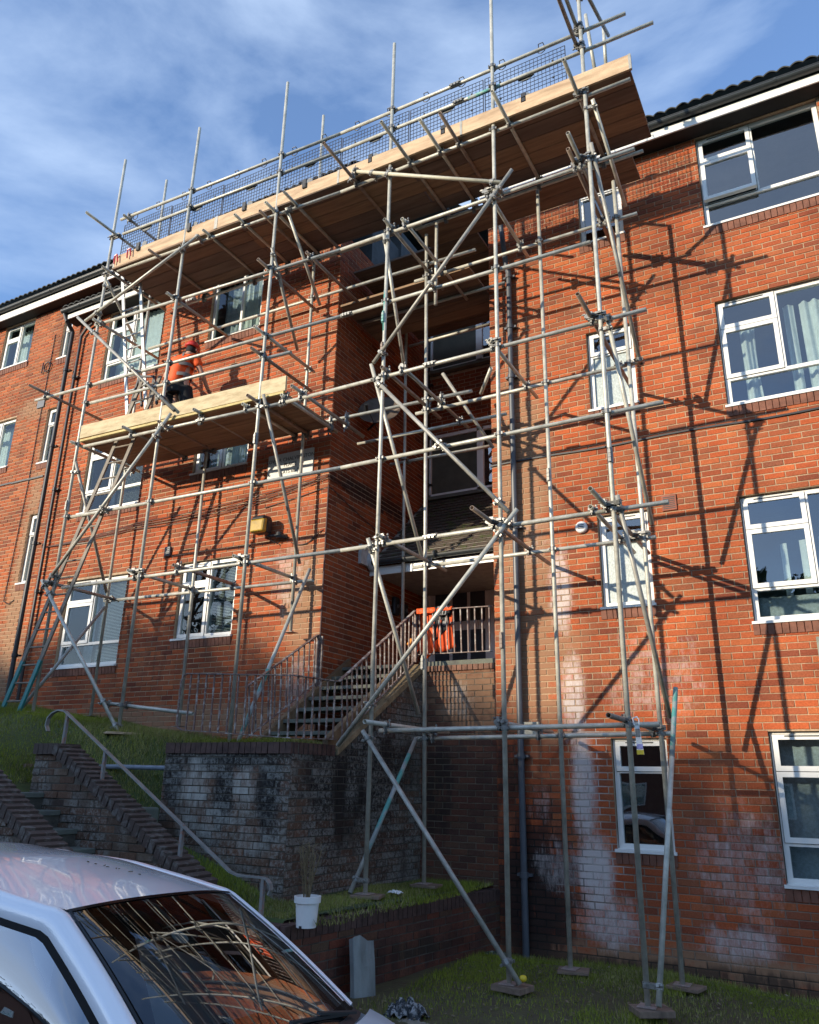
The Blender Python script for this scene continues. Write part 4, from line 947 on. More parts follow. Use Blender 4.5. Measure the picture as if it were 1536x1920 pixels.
for i in range(len(lines)):
    for j in range(i+1, len(lines)):
        k1, a0, a1 = lines[i]; k2, b0, b1 = lines[j]
        if k1 == k2: continue
        r_ = closest(a0, a1, b0, b1)
        if not r_: continue
        P, Q = r_; n = Q-P
        if n.length > .14 or n.length < .012: continue
        e1 = (a1-a0).normalized(); e2 = (b1-b0).normalized(); nn = n.normalized()
        if abs(e1.dot(e2)) < .15:
            x = e2; y = nn; z = x.cross(y).normalized(); x = y.cross(z)
            M = Matrix(((x.x, y.x, z.x, P.x), (x.y, y.y, z.y, P.y), (x.z, y.z, z.z, P.z), (0, 0, 0, 1)))
            if M.to_3x3().determinant() < 0: continue
            o = place('coupler', CPL, SF, M @ Matrix.Diagonal((1, n.length/.05, 1, 1)))
        else:
            c = MB(); coupler_geo(c, P, Q, e1, e2, nn); c.build('coupler', M_COUPB, SF)
        ncp += 1
print('couplers', ncp, 'tubes', len(lines))
# sleeves on ledgers (in the plane of the outer ledgers) and on standards
def sleeve(p, d, mt=M_COUPB):
    p = Vector(p); d = Vector(d).normalized(); s = MB(); s.tube(p-d*.085, p+d*.085, RO+.006, 12)
    for k in (-.045, 0, .045): q = p+d*k+Vector((0, -RO-.012, -.012)); s.box(q.x-.014, q.x+.014, q.y-.012, q.y+.012, q.z-.02, q.z+.02)
    s.bar(p-d*.08+Vector((0, -RO-.004, 0)), p+d*.08+Vector((0, -RO-.004, 0)), .03, .014); s.build('sleeve_coupler', mt, SF)
for P in ((-3.83, 7.45, 2.575), (-3.72, 7.45, 3.64), (-3.86, 7.45, 4.75), (-5.10, 7.45, 5.80), (-8.0, 7.45, 6.90), (-3.47, 7.45, 8.62), (-3.52, 7.45, 8.94), (-7.5, 7.45, 4.77), (-9.3, 7.45, 3.66)): sleeve(P, (1, 0, 0))
for P, m_ in (((-4.50, 7.4, 5.1), M_RUST), ((-2.98, 7.4, 1.35), M_RUST), ((-1.77, 7.4, 3.15), M_COUP), ((-6.42, 7.4, 4.25), M_COUP), ((-10.0, 7.4, 3.85), M_GALVD), ((-4.45, 8.5, 1.35), M_GALVD), ((-2.78, 8.5, 3.5), M_GALVD), ((-4.50, 7.4, 5.55), M_TEAL)): sleeve(P, (0, 0, 1), m_)

# boards
def board(x0, x1, y, za, zb, mt, w=.220, th=.038, name='scaffold_board', ja=0.):
    b = MB(); b.hexa([(x0, y, za), (x1, y, zb), (x1, y+w, zb), (x0, y+w, za), (x0, y, za+th), (x1, y, zb+th), (x1, y+w, zb+th), (x0, y+w, za+th)]); return b.build(name, mt, SF, bevel=.003)
for s_, (x0, x1, za, zb) in enumerate(((-9.85, -7.2, 8.035, 8.00), (-7.19, -4.3, 7.995, 7.948), (-4.29, -1.22, 7.948, 7.948))):
    for r in range(5): board(x0+random.uniform(-.03, .0), x1-random.uniform(0, .008), 7.386+r*.229, za, zb, random.choice(M_BOARDV))
board(-9.86, -7.61, 7.385, 8.06, 8.034, M_BOARD, w=.030, th=.225, name='toe_board'); board(-7.60, -5.15, 7.380, 8.030, 7.972, M_BOARD, w=.030, th=.220, name='toe_board');
for xe, ye, ze in ((-9.85, 7.383, 8.06), (-7.62, 7.383, 8.034), (-7.585, 7.378, 8.03), (-5.31, 7.353, 7.952), (-1.215, 7.353, 7.942), (-3.4, 7.353, 7.948)):
    b = MB(); b.box(xe-.016, xe+.016, ye-.003, ye+.034, ze-.001, ze+.226); b.build('end_band', M_GALVD, SF)
board(-5.3, -1.20, 7.355, 7.952, 7.942, M_BOARD, w=.030, th=.225, name='toe_board') 
board(-9.83, -9.79, 7.42, 8.08, 8.08, M_BOARDU, w=1.1, th=.225, name='toe_board')
for r in range(2): board(-4.7, -1.50, 8.60+r*.228, 7.80, 7.80, M_BOARDU)
for r in range(5): board(-6.12, -3.92, 8.74+r*.229, 6.98, 6.98, random.choice(M_BOARDV))
for r in range(10): board(-6.12, -3.92, 9.06+r*.229, 7.80, 7.80, random.choice(M_BOARDV))
for r in range(5): board(-9.98, -6.02+random.uniform(-.02, .0), 7.42+r*.229, 4.905, 4.835, (M_BOARDL, M_BOARDV[2], M_BOARDL)[r % 3])
board(-9.98, -5.99, 7.385, 4.955, 4.865, mat('toe_board_new', (.40, .31, .18), .85, noise=.2, nscale=6, stretch=(.6, 2.5, 2.5), bump=.3, col2=(.60, .50, .31), thr=(.34, .60)), w=.030, th=.222, name='toe_board')
board(-9.97, -6.02, 7.388, 4.90, 4.83, mat('yellow_board_edge', (.50, .40, .16), .7), w=.03, th=.036)

# brick guards: moulded mesh panels with hooks over the top rail and clips over the toe board
def guard_mesh(Wd, H):
    b = MB(); n = int(Wd/.052); m_ = int(H/.060)
    for i in range(n+1): x = Wd*i/n; b.box(x-.0028, x+.0028, -.003, .003, 0, H)
    for j in range(m_+1): z = H*j/m_; b.box(0, Wd, -.0035, .0025, z-.0028, z+.0028)
    b.box(-.004, .006, -.006, .006, 0, H); b.box(Wd-.006, Wd+.004, -.006, .006, 0, H)
    return b.mesh('brick_guard', mat('guard_blue_black', (.015, .022, .045), .5))
GWD, GH = 1.10, .68
GM = guard_mesh(GWD, GH)
hk = MB(); hk.path([(-.045, -.0, -.075), (-.05, 0, -.03), (-.035, -.004, .02), (-.03, -.03, .034), (.03, -.03, .034), (.035, -.004, .02), (.05, 0, -.03), (.045, 0, -.075)], .006, 6); hk.path([(-.045, 0, -.075), (.0, 0, -.1), (.045, 0, -.075)], .006, 6)
HKM = hk.mesh('hook', M_BLK)
pl = MB(); pl.lathe([(0, -.004), (.055, -.004), (.055, .004), (0, .004)], n=20); PLM = pl.mesh('label_plate', M_PLATE)
cl = MB(); cl.box(-.032, .032, -.02, .004, -.09, .06); cl.box(-.022, .022, -.024, -.018, -.08, -.02); CLM = cl.mesh('toe_clip', M_BLK)
dt = MB(); dt.box(-.012, .012, -.007, .007, -.012, .012); DTM = dt.mesh('stud', M_BLK)
for k in range(7):
    x = -9.86+k*1.125; dz = .13*max(0, (-5-x)/5)
    g = place('brick_guard', GM, SF, Matrix.Translation((x, 7.49, 8.19+dz)))
    for fx in (.26, .80): place('hook', HKM, g, Matrix.Translation((fx, -.02, GH+.115)))
    place('label_plate', PLM, g, Matrix.Translation((GWD*.52, -.008, GH*.62)) @ Matrix.Rotation(math.pi/2, 4, 'X') @ Matrix.Diagonal((2.0, .9, 1, 1)))
    place('label_plate', PLM, g, Matrix.Translation((GWD*.52, -.008, GH*.14)) @ Matrix.Rotation(math.pi/2, 4, 'X') @ Matrix.Diagonal((1.0, 1.1, 1, 1)))
    place('toe_clip', CLM, g, Matrix.Translation((GWD*.52, -.115, -.02)))
    for fx, fz in ((.2, .75), (.2, .35), (.85, .75), (.85, .35)): place('stud', DTM, g, Matrix.Translation((GWD*fx, -.004, GH*fz)))
b = MB(); b.path([(-9.8, 7.35, 8.1), (-9.8, 7.34, 8.25), (-9.75, 7.34, 8.27), (-9.72, 7.35, 8.12)], .012, 6); b.path([(-9.5, 7.35, 8.12), (-9.5, 7.34, 8.27), (-9.44, 7.34, 8.28), (-9.42, 7.35, 8.14)], .012, 6); b.build('red_clamp', M_HELM, SF)

# base plates and sole boards
bases = [(o[1], o[2]) for o in lines if o[0] == 'standard'][:12]
BPm = MB(); BPm.box(-.075, .075, -.075, .075, -.006, 0); BPm.tube((0, 0, 0), (0, 0, .03), .017, 8); BPM = BPm.mesh('base_plate', mat('base_plate_steel', (.34, .27, .24), .6, .2, noise=.3, nscale=15))
def find_label(i):
    return {4: 'thick weathered sole board under the standard at the foot of the long raking brace', 5: 'sole board carrying two tubes, nearest the bottom right corner',
            3: 'thin sole board on the upper lawn beside the teal brace', 9: 'sole board on the upper lawn against the landing wall', 10: 'pale sole plate board on the grass near the white-streaked brickwork',
            11: 'sole board set back close to the wall below the narrow window', 1: 'pale square plywood pad under a tube on the top lawn', }.get(i)
for i, (a, _) in enumerate(bases):
    z = a.z
    place('base_plate', BPM, SF, Matrix.Translation((a.x, a.y, z+.002)))
    lb = find_label(i)
    if lb:
        b = MB(); th = .05 if i in (4, 5) else .03; w, h = (.15, .12) if i != 1 else (.27, .22)
        b.box(-w, w, -h, h, -th-.006, -.008)
        o = b.build('sole_board', M_BOARD if i == 1 else M_SOLE, loc=(a.x+.03, a.y, z), rot=(0, 0, (.35, -.5, .1, .25, -.2, .6, .3)[i % 7]), bevel=.004)
        tag(o, lb, 'sole board', 'timber boards spreading the load under the scaffold feet')

# ladders
def ladder(a0, a1, w, rung, label, mts, mr, r=.022, n=None):
    t = thing('ladder', label, 'ladder', 'ladders on the scaffold'); a0 = Vector(a0); a1 = Vector(a1); wv = Vector(w)
    L = (a1-a0).length
    for k, s in enumerate((a0, a0+wv)):
        b = MB(); b.bar(s, s+(a1-a0), .028, .06, up=tuple(wv.normalized())); b.build('stile', mts[k], t)
    m_ = int(L/rung)
    for k in range(m_):
        f = (k+.6)/m_; p = a0.lerp(a1, f); b = MB(); b.tube(p, p+wv, .014, 8); b.build('rung', mr, t)
    return t
ladder((-10.56, 7.3, .80), (-9.02, 7.62, 5.85), (.36, .02, 0), .26, 'long leaning ladder with teal painted feet climbing to the lower platform', (M_LADDW, M_LADDW), M_LADDW)
for dx_ in (0, .36):
    b = MB(); a = Vector((-10.56+dx_, 7.3+dx_*.05, .80)); d = (Vector((-9.02, 7.62, 5.85))-Vector((-10.56, 7.3, .80))).normalized(); b.bar(a, a+d*.75, .034, .066, up=(1, 0, 0)); b.build('painted_foot', M_TEALP, [o for o in COL.objects if o.name == 'ladder'][0])
def onY(u, v, Y):
    c = r2*((u-768)/1474.37)+d2*((v-960)/1474.37)+fwd; return c*(Y/c.y)
la, lb2 = onY(239, 777, 7.9), onY(230, 505, 7.9); lw = onY(274, 769, 7.9)-la
ladder(la, lb2, (lw.x, 0, 0), .27, 'pale alloy ladder standing on the lower platform beside the worker', (M_LADD, M_LADD), M_LADD)
t = thing('trestle', 'dark folding trestle frame standing on the lower platform left of the worker', 'trestle')
for (p, q) in (((242, 770), (262, 706)), ((262, 706), (266, 762)), ((276, 765), (290, 706)), ((290, 706), (294, 758)), ((262, 706), (290, 706))):
    b = MB(); b.bar(onY(*p, 7.75), onY(*q, 7.75), .03, .03); b.build('leg' if p[1] != q[1] else 'crossbar', M_BLK, t)
b = MB(); c = [(-1.655, 7.30, .545), (-1.625, 7.30, .545), (-1.61, 7.30, .24), (-1.66, 7.30, .24)]
TG = thing('scaffold_tag', 'white and yellow inspection tag hanging from the bottom ledger near the narrow window', 'tag')
b.hexa([(-1.69, 7.30, .26), (-1.63, 7.30, .25), (-1.63, 7.306, .25), (-1.69, 7.306, .26), (-1.70, 7.31, .50), (-1.66, 7.31, .50), (-1.66, 7.316, .50), (-1.70, 7.316, .50)]); b.build('card', M_WHITE, TG)
b = MB(); b.box(-1.693, -1.632, 7.296, 7.299, .252, .29); b.build('yellow_end', mat('tag_yellow', (.65, .5, .03), .5), TG)
b = MB(); b.box(-1.690, -1.636, 7.296, 7.299, .30, .34); b.build('lilac_panel', mat('tag_lilac', (.35, .33, .6), .5), TG)
b = MB(); b.box(-1.694, -1.655, 7.301, 7.303, .40, .47); b.build('print_block', M_PLATE, TG)
b = MB(); b.path([(-1.70, 7.31, .50), (-1.715, 7.32, .56), (-1.69, 7.38, .58), (-1.66, 7.32, .55), (-1.66, 7.31, .50)], .006, 6); b.build('tag_hook', M_WHITE, TG)

# ================================================================== THE WORKER
def skin(name, pts, edges, rad, mt, parent=None, sub=2, smooth=True):
    me = bpy.data.meshes.new(name); me.from_pydata([tuple(p) for p in pts], edges, []); me.materials.append(mt)
    o = bpy.data.objects.new(name, me); COL.objects.link(o)
    if parent: o.parent = parent
    sm = o.modifiers.new('skin', 'SKIN'); sm.use_smooth_shade = True
    if not me.skin_vertices: me.attributes  # the layer appears with the modifier
    bm = bmesh.new(); bm.from_mesh(me); ly = bm.verts.layers.skin.verify(); bm.verts.ensure_lookup_table()
    for i, v in enumerate(bm.verts):
        r = rad[i]; v[ly].radius = r if isinstance(r, tuple) else (r, r); v[ly].use_root = (i == 0)
    bm.to_mesh(me); bm.free()
    ss = o.modifiers.new('sub', 'SUBSURF'); ss.levels = sub; ss.render_levels = sub
    return o
WP = thing('person', 'worker in red helmet and orange hi-vis top, seen from behind on the lower platform', 'person')
wx, wy, wz = -8.60, 8.02, 4.92
def w(x, y, z): return (wx+x, wy+y, wz+z)
body = [w(0, 0, .93), w(0, -.02, 1.10), w(.01, -.02, 1.28), w(.01, .02, 1.40), w(.02, .06, 1.50), w(.03, .10, 1.58), w(.035, .11, 1.68),
        w(-.19, .0, 1.38), w(-.33, -.05, 1.16), w(-.30, .10, .94), w(-.27, .16, .87),
        w(.20, .03, 1.38), w(.30, .12, 1.14), w(.24, .32, 1.00), w(.22, .38, .98),
        w(-.10, 0, .86), w(-.13, .05, .48), w(-.14, -.02, .09), w(-.15, .12, .04), w(.10, 0, .86), w(.14, .07, .48), w(.15, .0, .09), w(.17, .14, .04)]
be = [(0, 1), (1, 2), (2, 3), (3, 4), (4, 5), (5, 6), (3, 7), (7, 8), (8, 9), (9, 10), (3, 11), (11, 12), (12, 13), (13, 14), (0, 15), (15, 16), (16, 17), (17, 18), (0, 19), (19, 20), (20, 21), (21, 22)]
rb = [(.15, .11), (.14, .10), (.16, .11), (.13, .09), .055, (.075, .085), (.075, .09), .058, .042, .032, .036, .058, .042, .032, .036, .085, .058, .042, .038, .085, .058, .042, .038]
bod = skin('body', body, be, rb, M_SKIN, WP)
# fingers, rooted in the palms
for (p, sx, dv) in ((w(-.27, .16, .87), -1, Vector((.02, .05, -.05))), (w(.22, .38, .98), 1, Vector((-.01, .06, -.03)))):
    p = Vector(p)
    for k in range(4):
        o_ = Vector(((k-1.5)*.019, 0, 0)); a = p+o_; ln = (.9, 1.05, 1., .8)[k]
        f = MB(); f.tube(a, a+dv*ln*.8, .010, 7, r1=.009); f.tube(a+dv*ln*.8, a+dv*ln*1.25+Vector((0, .004, -.022)), .009, 7, r1=.007); f.build('finger', M_SKIN, bod, smooth=True)
    f = MB(); a = p+Vector((-sx*.03, 0, .01)); f.tube(a, a+Vector((-sx*.02, .035, -.02)), .011, 7, r1=.009); f.build('thumb', M_SKIN, bod, smooth=True)
top = [w(-.04, -.03, .86), w(-.02, -.03, 1.08), w(.01, -.02, 1.28), w(.01, .02, 1.40), w(.018, .05, 1.46), w(-.19, .0, 1.385), w(-.275, -.03, 1.24), w(.20, .03, 1.385), w(.27, .09, 1.24)]
skin('hi_vis_top', top, [(0, 1), (1, 2), (2, 3), (3, 4), (3, 5), (5, 6), (3, 7), (7, 8)], [(.215, .16), (.20, .15), (.21, .155), (.175, .13), (.08, .08), .090, .075, .090, .075], M_ORANGE, WP)
tr_ = [w(-.04, 0, .93), w(-.16, -.02, .78), w(-.22, .08, .46), w(-.20, -.04, .10), w(.07, .01, .78), w(.14, .10, .46), w(.15, .0, .10)]
b = MB()
for q in (1, 4):
    A_, B_, C_ = map(Vector, tr_[q:q+3]); b.tube(A_+Vector((0, 0, .10)), B_, .125, 16, r1=.10); b.tube(B_+Vector((0, 0, .03)), C_, .090, 16, r1=.078)
b.tube(w(-.05, 0, .78), w(-.03, -.02, 1.0), .185, 20, r1=.175)
tro = b.build('trousers', M_TROU, WP, smooth=True); rm = tro.modifiers.new('remesh', 'REMESH'); rm.mode = 'VOXEL'; rm.voxel_size = .016; rm.use_smooth_shade = True; sm_ = tro.modifiers.new('smooth', 'SMOOTH'); sm_.iterations = 8
for (z, rx, ry) in ((1.06, .212, .160), (1.24, .218, .164)):
    b = MB(); b.lathe([(1.0, -.028), (1.012, 0), (1.0, .028)], n=28); o = b.build('reflective_band', M_REFL, WP, loc=w(-.012, -.03, z), rot=(.02, .05, 0), smooth=True); o.scale = (rx, ry, 1)
for s in (-1, 1):
    b = MB(); b.bar(w(s*.105, -.168, 1.26), w(s*.09, -.105, 1.455), .045, .006, up=(0, -1, .3)); b.build('reflective_band', M_REFL, WP)
b = MB(); prof = [(.118*math.cos(a_), .105*math.sin(a_)) for a_ in [i*math.pi/2/7 for i in range(8)]]; b.lathe([(.0, -.0)]+[(.150, -.012), (.150, .0), (.122, .004)]+prof, n=24)
hm = b.build('helmet', M_HELM, WP, loc=w(.035, .11, 1.685), rot=(.10, .18, .3), smooth=True); hm.scale = (.86, .86, .95)
b = MB(); b.hexa([(-.06, .10, -.014), (.06, .10, -.014), (.05, .19, -.020), (-.05, .19, -.020), (-.06, .10, -.004), (.06, .10, -.004), (.05, .19, -.010), (-.05, .19, -.010)]); b.build('peak', M_HELM, hm)
b = MB(); b.lathe([(.0, .06), (.07, .05), (.088, .0), (.085, -.05), (.06, -.07), (0, -.075)], n=16); b.build('hair', M_TROU, WP, loc=w(.03, .095, 1.61), smooth=True)
b = MB(); b.lathe([(0, .016), (.012, .012), (.016, 0), (.010, -.02), (0, -.024)], n=10); b.build('ear', M_SKIN, WP, loc=w(-.058, .10, 1.60)); b.build('ear', M_SKIN, WP, loc=w(.125, .11, 1.60))
b = MB(); b.lathe([(0, .018), (.012, .0), (.016, -.018), (0, -.024)], n=10); b.build('nose', M_SKIN, WP, loc=w(.05, .195, 1.59))
for s in (-1, 1):
    b = MB(); b.lathe([(0, .010), (.010, 0), (0, -.010)], n=10); b.build('eye', M_WHITE, WP, loc=w(.045+s*.03, .180, 1.625))
    b = MB(); b.box(-.055, .055, -.06, .17, -.035, .045); b.build('boot', M_BLK, WP, loc=w(.15*s+(.0), .05, .035), bevel=.02)
b = MB(); b.box(-.025, .025, .188, .196, -.004, .004); b.build('mouth', M_HELM, WP, loc=w(.05, 0, 1.545))

# orange jacket over the landing rail
JK = thing('jacket', 'orange and black hi-vis jacket draped over the landing railing', 'jacket')
def drape(name, xa, xb, zt, zb, y0, mt, ph, amp=.022, n=22, m_=12, fn=None, back=.25):
    P = []
    for i in range(n+1):
        f = i/n; row = []
        for j in range(m_+1):
            h = j/m_; x = xa+(xb-xa)*f+.02*math.sin(h*5+ph)+(.05*(h)*(f-.5))
            L = zt-(zt-zb(f) if callable(zb) else zt-zb)*h
            row.append((x, y0+.012+amp*(.3+h)*(.6+.5*math.sin(f*17+ph+h*2.0))+.01*h, L))
        P.insert(len(P), row)
    P2 = [[(r[0][0], 9.345-.012*math.sin(i), zt-back)] + [(r[0][0], 9.372, zt+.004)] + r for i, r in enumerate(P)]
    b = MB(); b.grid(P2); o = b.build(name, mt, JK, smooth=True); s = o.modifiers.new('solid', 'SOLIDIFY'); s.thickness = .008; return o
drape('jacket_body', -5.02, -4.74, 2.215, lambda f: 1.60+.06*math.sin(f*9), 9.392, M_ORANGE, 0, back=.07)
drape('jacket_side', -4.80, -4.50, 2.21, lambda f: 1.62+.1*abs(f-.4), 9.392, M_ORANGE, 2., back=.05)
drape('jacket_lining', -4.76, -4.52, 2.218, lambda f: 1.74+.26*f, 9.388, M_TROU, 1., amp=.008, back=.10)
drape('grey_sleeve', -4.70, -4.56, 2.222, lambda f: 1.98, 9.386, mat('grey_cloth', (.30, .30, .30), .8), 3., amp=.006, back=.12)
b = MB(); b.tube((-5.06, 9.33, 1.80), (-5.10, 9.30, 1.72), .03, 8); b.build('glove', mat('glove_orange', (.8, .3, .05), .7), JK)

# ================================================================== FITTINGS ON THE WALLS
def text_obj(body_, size, loc, rot, mt, parent, name='lettering', ext=.0008):
    c = bpy.data.curves.new(name, 'FONT'); c.body = body_; c.size = size; c.extrude = ext; c.align_x = 'CENTER'; c.align_y = 'CENTER'
    t = bpy.data.objects.new('tmp_text', c); COL.objects.link(t); dg = bpy.context.evaluated_depsgraph_get(); me = bpy.data.meshes.new_from_object(t.evaluated_get(dg))
    bpy.data.objects.remove(t); me.materials.clear(); me.materials.append(mt); o = bpy.data.objects.new(name, me); COL.objects.link(o); o.parent = parent; o.location = loc; o.rotation_euler = rot
    return o
SG = thing('name_sign', 'pale grey name sign with black capitals on the bay wall above the cables', 'sign')
b = MB(); b.box(-7.29, -6.45, 8.725, 8.742, 4.26, 4.66); b.build('board', mat('sign_grey', (.55, .56, .53), .5, noise=.05), SG, bevel=.003)
M_INK = mat('ink_black', (.02, .02, .02), .6)
text_obj('LOWER CHALVINGTON', .082, (-6.87, 8.722, 4.55), (math.pi/2, 0, 0), M_INK, SG)
text_obj('PLACE', .082, (-6.87, 8.722, 4.46), (math.pi/2, 0, 0), M_INK, SG)
text_obj('FLATS 60-71', .075, (-6.87, 8.722, 4.345), (math.pi/2, 0, 0), M_INK, SG)
S2 = thing('notice', 'greenish grey notice at the right edge of the photo under the wide window', 'sign')
b = MB(); b.box(-.205, .25, 9.342, 9.358, 1.10, 1.52); b.build('board', mat('notice_green', (.22, .23, .18), .5), S2)
text_obj('NO', .07, (-.13, 9.339, 1.43), (math.pi/2, 0, 0), M_WHITE, S2); 
FL = thing('flood_light', 'amber glass flood light with black hood mounted on the bay wall', 'lamp')
b = MB(); M_AMB = mat('amber_glass', (.42, .27, .035), .22, noise=.25, nscale=9)
b.hexa([(-.125, -.10, -.14), (.115, -.10, -.14), (.12, 0, -.14), (-.12, 0, -.14), (-.135, -.085, .07), (.125, -.085, .07), (.13, 0, .09), (-.13, 0, .09)]); b.build('lens', M_AMB, FL, loc=(-7.19, 8.55, 3.50), bevel=.03)
b = MB(); b.hexa([(-.125, -.10, .06), (.125, -.10, .06), (.13, .12, .05), (-.13, .12, .05), (-.10, -.06, .125), (.10, -.06, .125), (.11, .1, .13), (-.11, .1, .13)]); b.box(-.125, .125, .003, .12, -.13, .06); b.build('hood', M_BLK, FL, loc=(-7.19, 8.55, 3.50), bevel=.02)
b = MB(); b.tube((-7.1, 8.62, 3.33), (-6.95, 8.66, 3.33), .025, 10); b.lathe([(.0, -.05), (.045, -.05), (.055, 0), (.045, .04), (0, .05)], c=(-6.93, 8.67, 3.34), n=14); b.tube((-6.90, 8.66, 3.32), (-6.84, 8.73, 3.30), .03, 10); b.build('sensor_bracket', M_BLK, FL)
b = MB(); b.path([(-7.08, 8.62, 3.37), (-7.06, 8.66, 3.27), (-6.98, 8.70, 3.22), (-6.93, 8.7, 3.27)], .006, 6); b.build('flex', M_BLK, FL)
BL2 = thing('bulkhead_light', 'round white bulkhead light on the shaded side wall of the stairwell', 'lamp')
b = MB(); b.lathe([(.0, .075), (.10, .07), (.155, .045), (.165, 0), (.165, -.01)], n=28); b.build('diffuser', mat('diffuser', (.42, .44, .46), .4), BL2, loc=(-6.12, 9.95, 3.17), rot=(0, math.pi/2, 0), smooth=True)
b = MB(); b.box(-6.165, -6.11, 9.62, 9.86, 3.06, 3.36); b.build('sensor_box', mat('box_white', (.5, .5, .48), .5), BL2)
SD = thing('satellite_dish', 'round satellite dish with mesh bowl high on the stairwell side wall', 'satellite dish')
b = MB(); P = []
for i in range(11):
    r_ = .34*i/10; P.append([(r_*math.cos(a_*2*math.pi/28)*1.0, r_*math.sin(a_*2*math.pi/28), .26*(r_/.34)**2*.35) for a_ in range(29)])
b.grid(P); o = b.build('bowl', mat('dish_grey', (.11, .085, .07), .6, .2, noise=.3, nscale=12), SD, loc=(-5.82, 9.55, 5.42), rot=(math.radians(62), 0, math.radians(20)), smooth=True); s_ = o.modifiers.new('s', 'SOLIDIFY'); s_.thickness = .006
b = MB(); b.tube((-5.82, 9.60, 5.40), (-6.17, 9.75, 5.30), .02, 8); b.tube((-5.82, 9.5, 5.1), (-5.75, 9.05, 5.30), .008, 6); b.tube((-5.78, 9.08, 5.28), (-5.74, 9.0, 5.33), .028, 10); b.build('arm', M_BLK, SD)
for (y, z, h_, nm, lb) in ((10.72, 2.62, .15, 'meter_box', 'dark oval entry box left of the smaller one on the stairwell side wall'), (11.0, 2.60, .11, 'entry_panel', 'small dark entry panel nearest the stairwell door')):
    t = thing(nm, lb, 'box'); b = MB(); b.box(-6.16, -6.08, y-.08, y+.08, z-h_, z+h_); b.build('case', M_BLK, t, bevel=.03); b = MB(); b.lathe([(.03, 0), (.03, .012), (0, .014)], n=12); b.build('dial', M_PLATE, t, loc=(-6.08, y, z), rot=(0, math.pi/2, 0))
# cables
def sag(a, b_, s, n=14): a = Vector(a); b_ = Vector(b_); return [a.lerp(b_, k/n)-Vector((0, 0, s*4*(k/n)*(1-k/n))) for k in range(n+1)]
M_CAB = mat('cable_brown', (.10, .05, .04), .6); 
CG = 'telephone cables strung along the bay wall'
for k, (z0_, z1_, sg, lb) in enumerate(((3.98, 4.17, .06, 'uppermost brown cable of the bundle sagging across the bay wall'), (3.95, 4.15, .09, 'second cable of the bundle sagging across the bay wall'), (3.92, 4.15, .12, 'third cable of the bundle sagging across the bay wall'), (3.88, 4.12, .13, 'lowest cable of the bundle sagging across the bay wall'))):
    b = MB(); b.path(sag((-10.0, 8.72, z0_-.02), (-6.19, 8.715, z1_), sg)+[Vector((-6.14, 8.74, z1_)), Vector((-6.14, 9.3, z1_-.03))], .007, 6); b.path(sag((-12.3, 8.72, 3.82), (-10.0, 8.72, z0_-.02), .03), .007, 6)
    tag(b.build('cable', M_CAB), lb, 'cable', CG)
b = MB(); b.path(sag((-7.3, 8.73, 3.83), (-6.19, 8.73, 3.98), .01)+[Vector((-6.14, 8.76, 3.98))]+sag((-6.14, 8.8, 3.98), (-6.14, 11.0, 3.6), .05), .006, 6); tag(b.build('cable', M_BLK), 'thin black cable rounding the bay corner below the bundle', 'cable')
b = MB(); b.path(sag((-6.75, 8.73, 3.22), (-6.25, 8.73, 3.32), .10)+[Vector((-6.2, 8.74, 3.34))], .006, 6); b.path(sag((-6.5, 8.73, 3.16), (-6.28, 8.73, 3.33), .02), .005, 6); tag(b.build('cable', M_BLK), 'short black cable loop right of the flood light', 'cable')
b = MB(); b.path([(-14.0, 9.35, 9.0), (-14.0, 9.35, 6.6), (-13.98, 9.35, 5.6), (-14.05, 9.35, 3.3), (-14.04, 9.34, 3.12), (-13.9, 9.34, 3.05), (-13.75, 9.35, 3.12)], .008, 6); tag(b.build('cable', M_BLK), 'thin vertical cable ending in a loop on the far-left block', 'cable')
b = MB(); b.path([(-14.05+.1*math.cos(a_), 9.33, 8.22+.11*math.sin(a_)) for a_ in [i*math.pi/9 for i in range(19)]], .012, 6); b.path([(-14.2, 9.33, 8.1), (-14.2, 9.33, 8.35)], .012, 6); tag(b.build('cable_coil', M_BLK), 'coil of black cable hung on the far-left block below the roof', 'cable')
pipe('black downpipe with hopper head at the left corner of the projecting bay', 'downpipe', -12.44, 8.66, .9, 8.25, .04, M_PIPEB, [(-12.44, 8.66, 8.25), (-12.44, 8.5, 8.4), (-12.5, 8.43, 8.62)], cols=(7.4, 5.8, 3.9, 1.9))
pipe('black soil pipe running beside the corner downpipe of the bay', 'downpipe', -12.18, 8.68, .9, 8.1, .028, M_PIPEB, [(-12.18, 8.68, 8.1), (-12.05, 8.68, 8.25), (-11.9, 8.68, 8.3)], cols=(7.2, 4.9, 3.0), name='soil_pipe')
b = MB(); b.tube((-6.145, 8.72, .6), (-6.145, 8.72, 4.0), .012, 8); tag(b.build('conduit', M_CAB), 'thin brown conduit down the outer corner of the bay', 'conduit')
pipe('black downpipe in the dark inner corner of the stairwell', 'downpipe', -6.08, 11.66, 1.5, 8.4, .035, M_PIPEB, cols=(7, 5, 3))
t = thing('wall_vent', 'small dark vent above the right-hand ground floor window of the bay', 'vent'); b = MB(); b.box(-9.24, -9.12, 8.70, 8.745, 3.29, 3.45); b.build('cowl', M_PIPE, t, bevel=.01)
b = MB()
for k in range(4): b.box(-9.22, -9.14, 8.694, 8.702, 3.31+k*.033, 3.322+k*.033)
b.build('louvre', M_BLK, t)

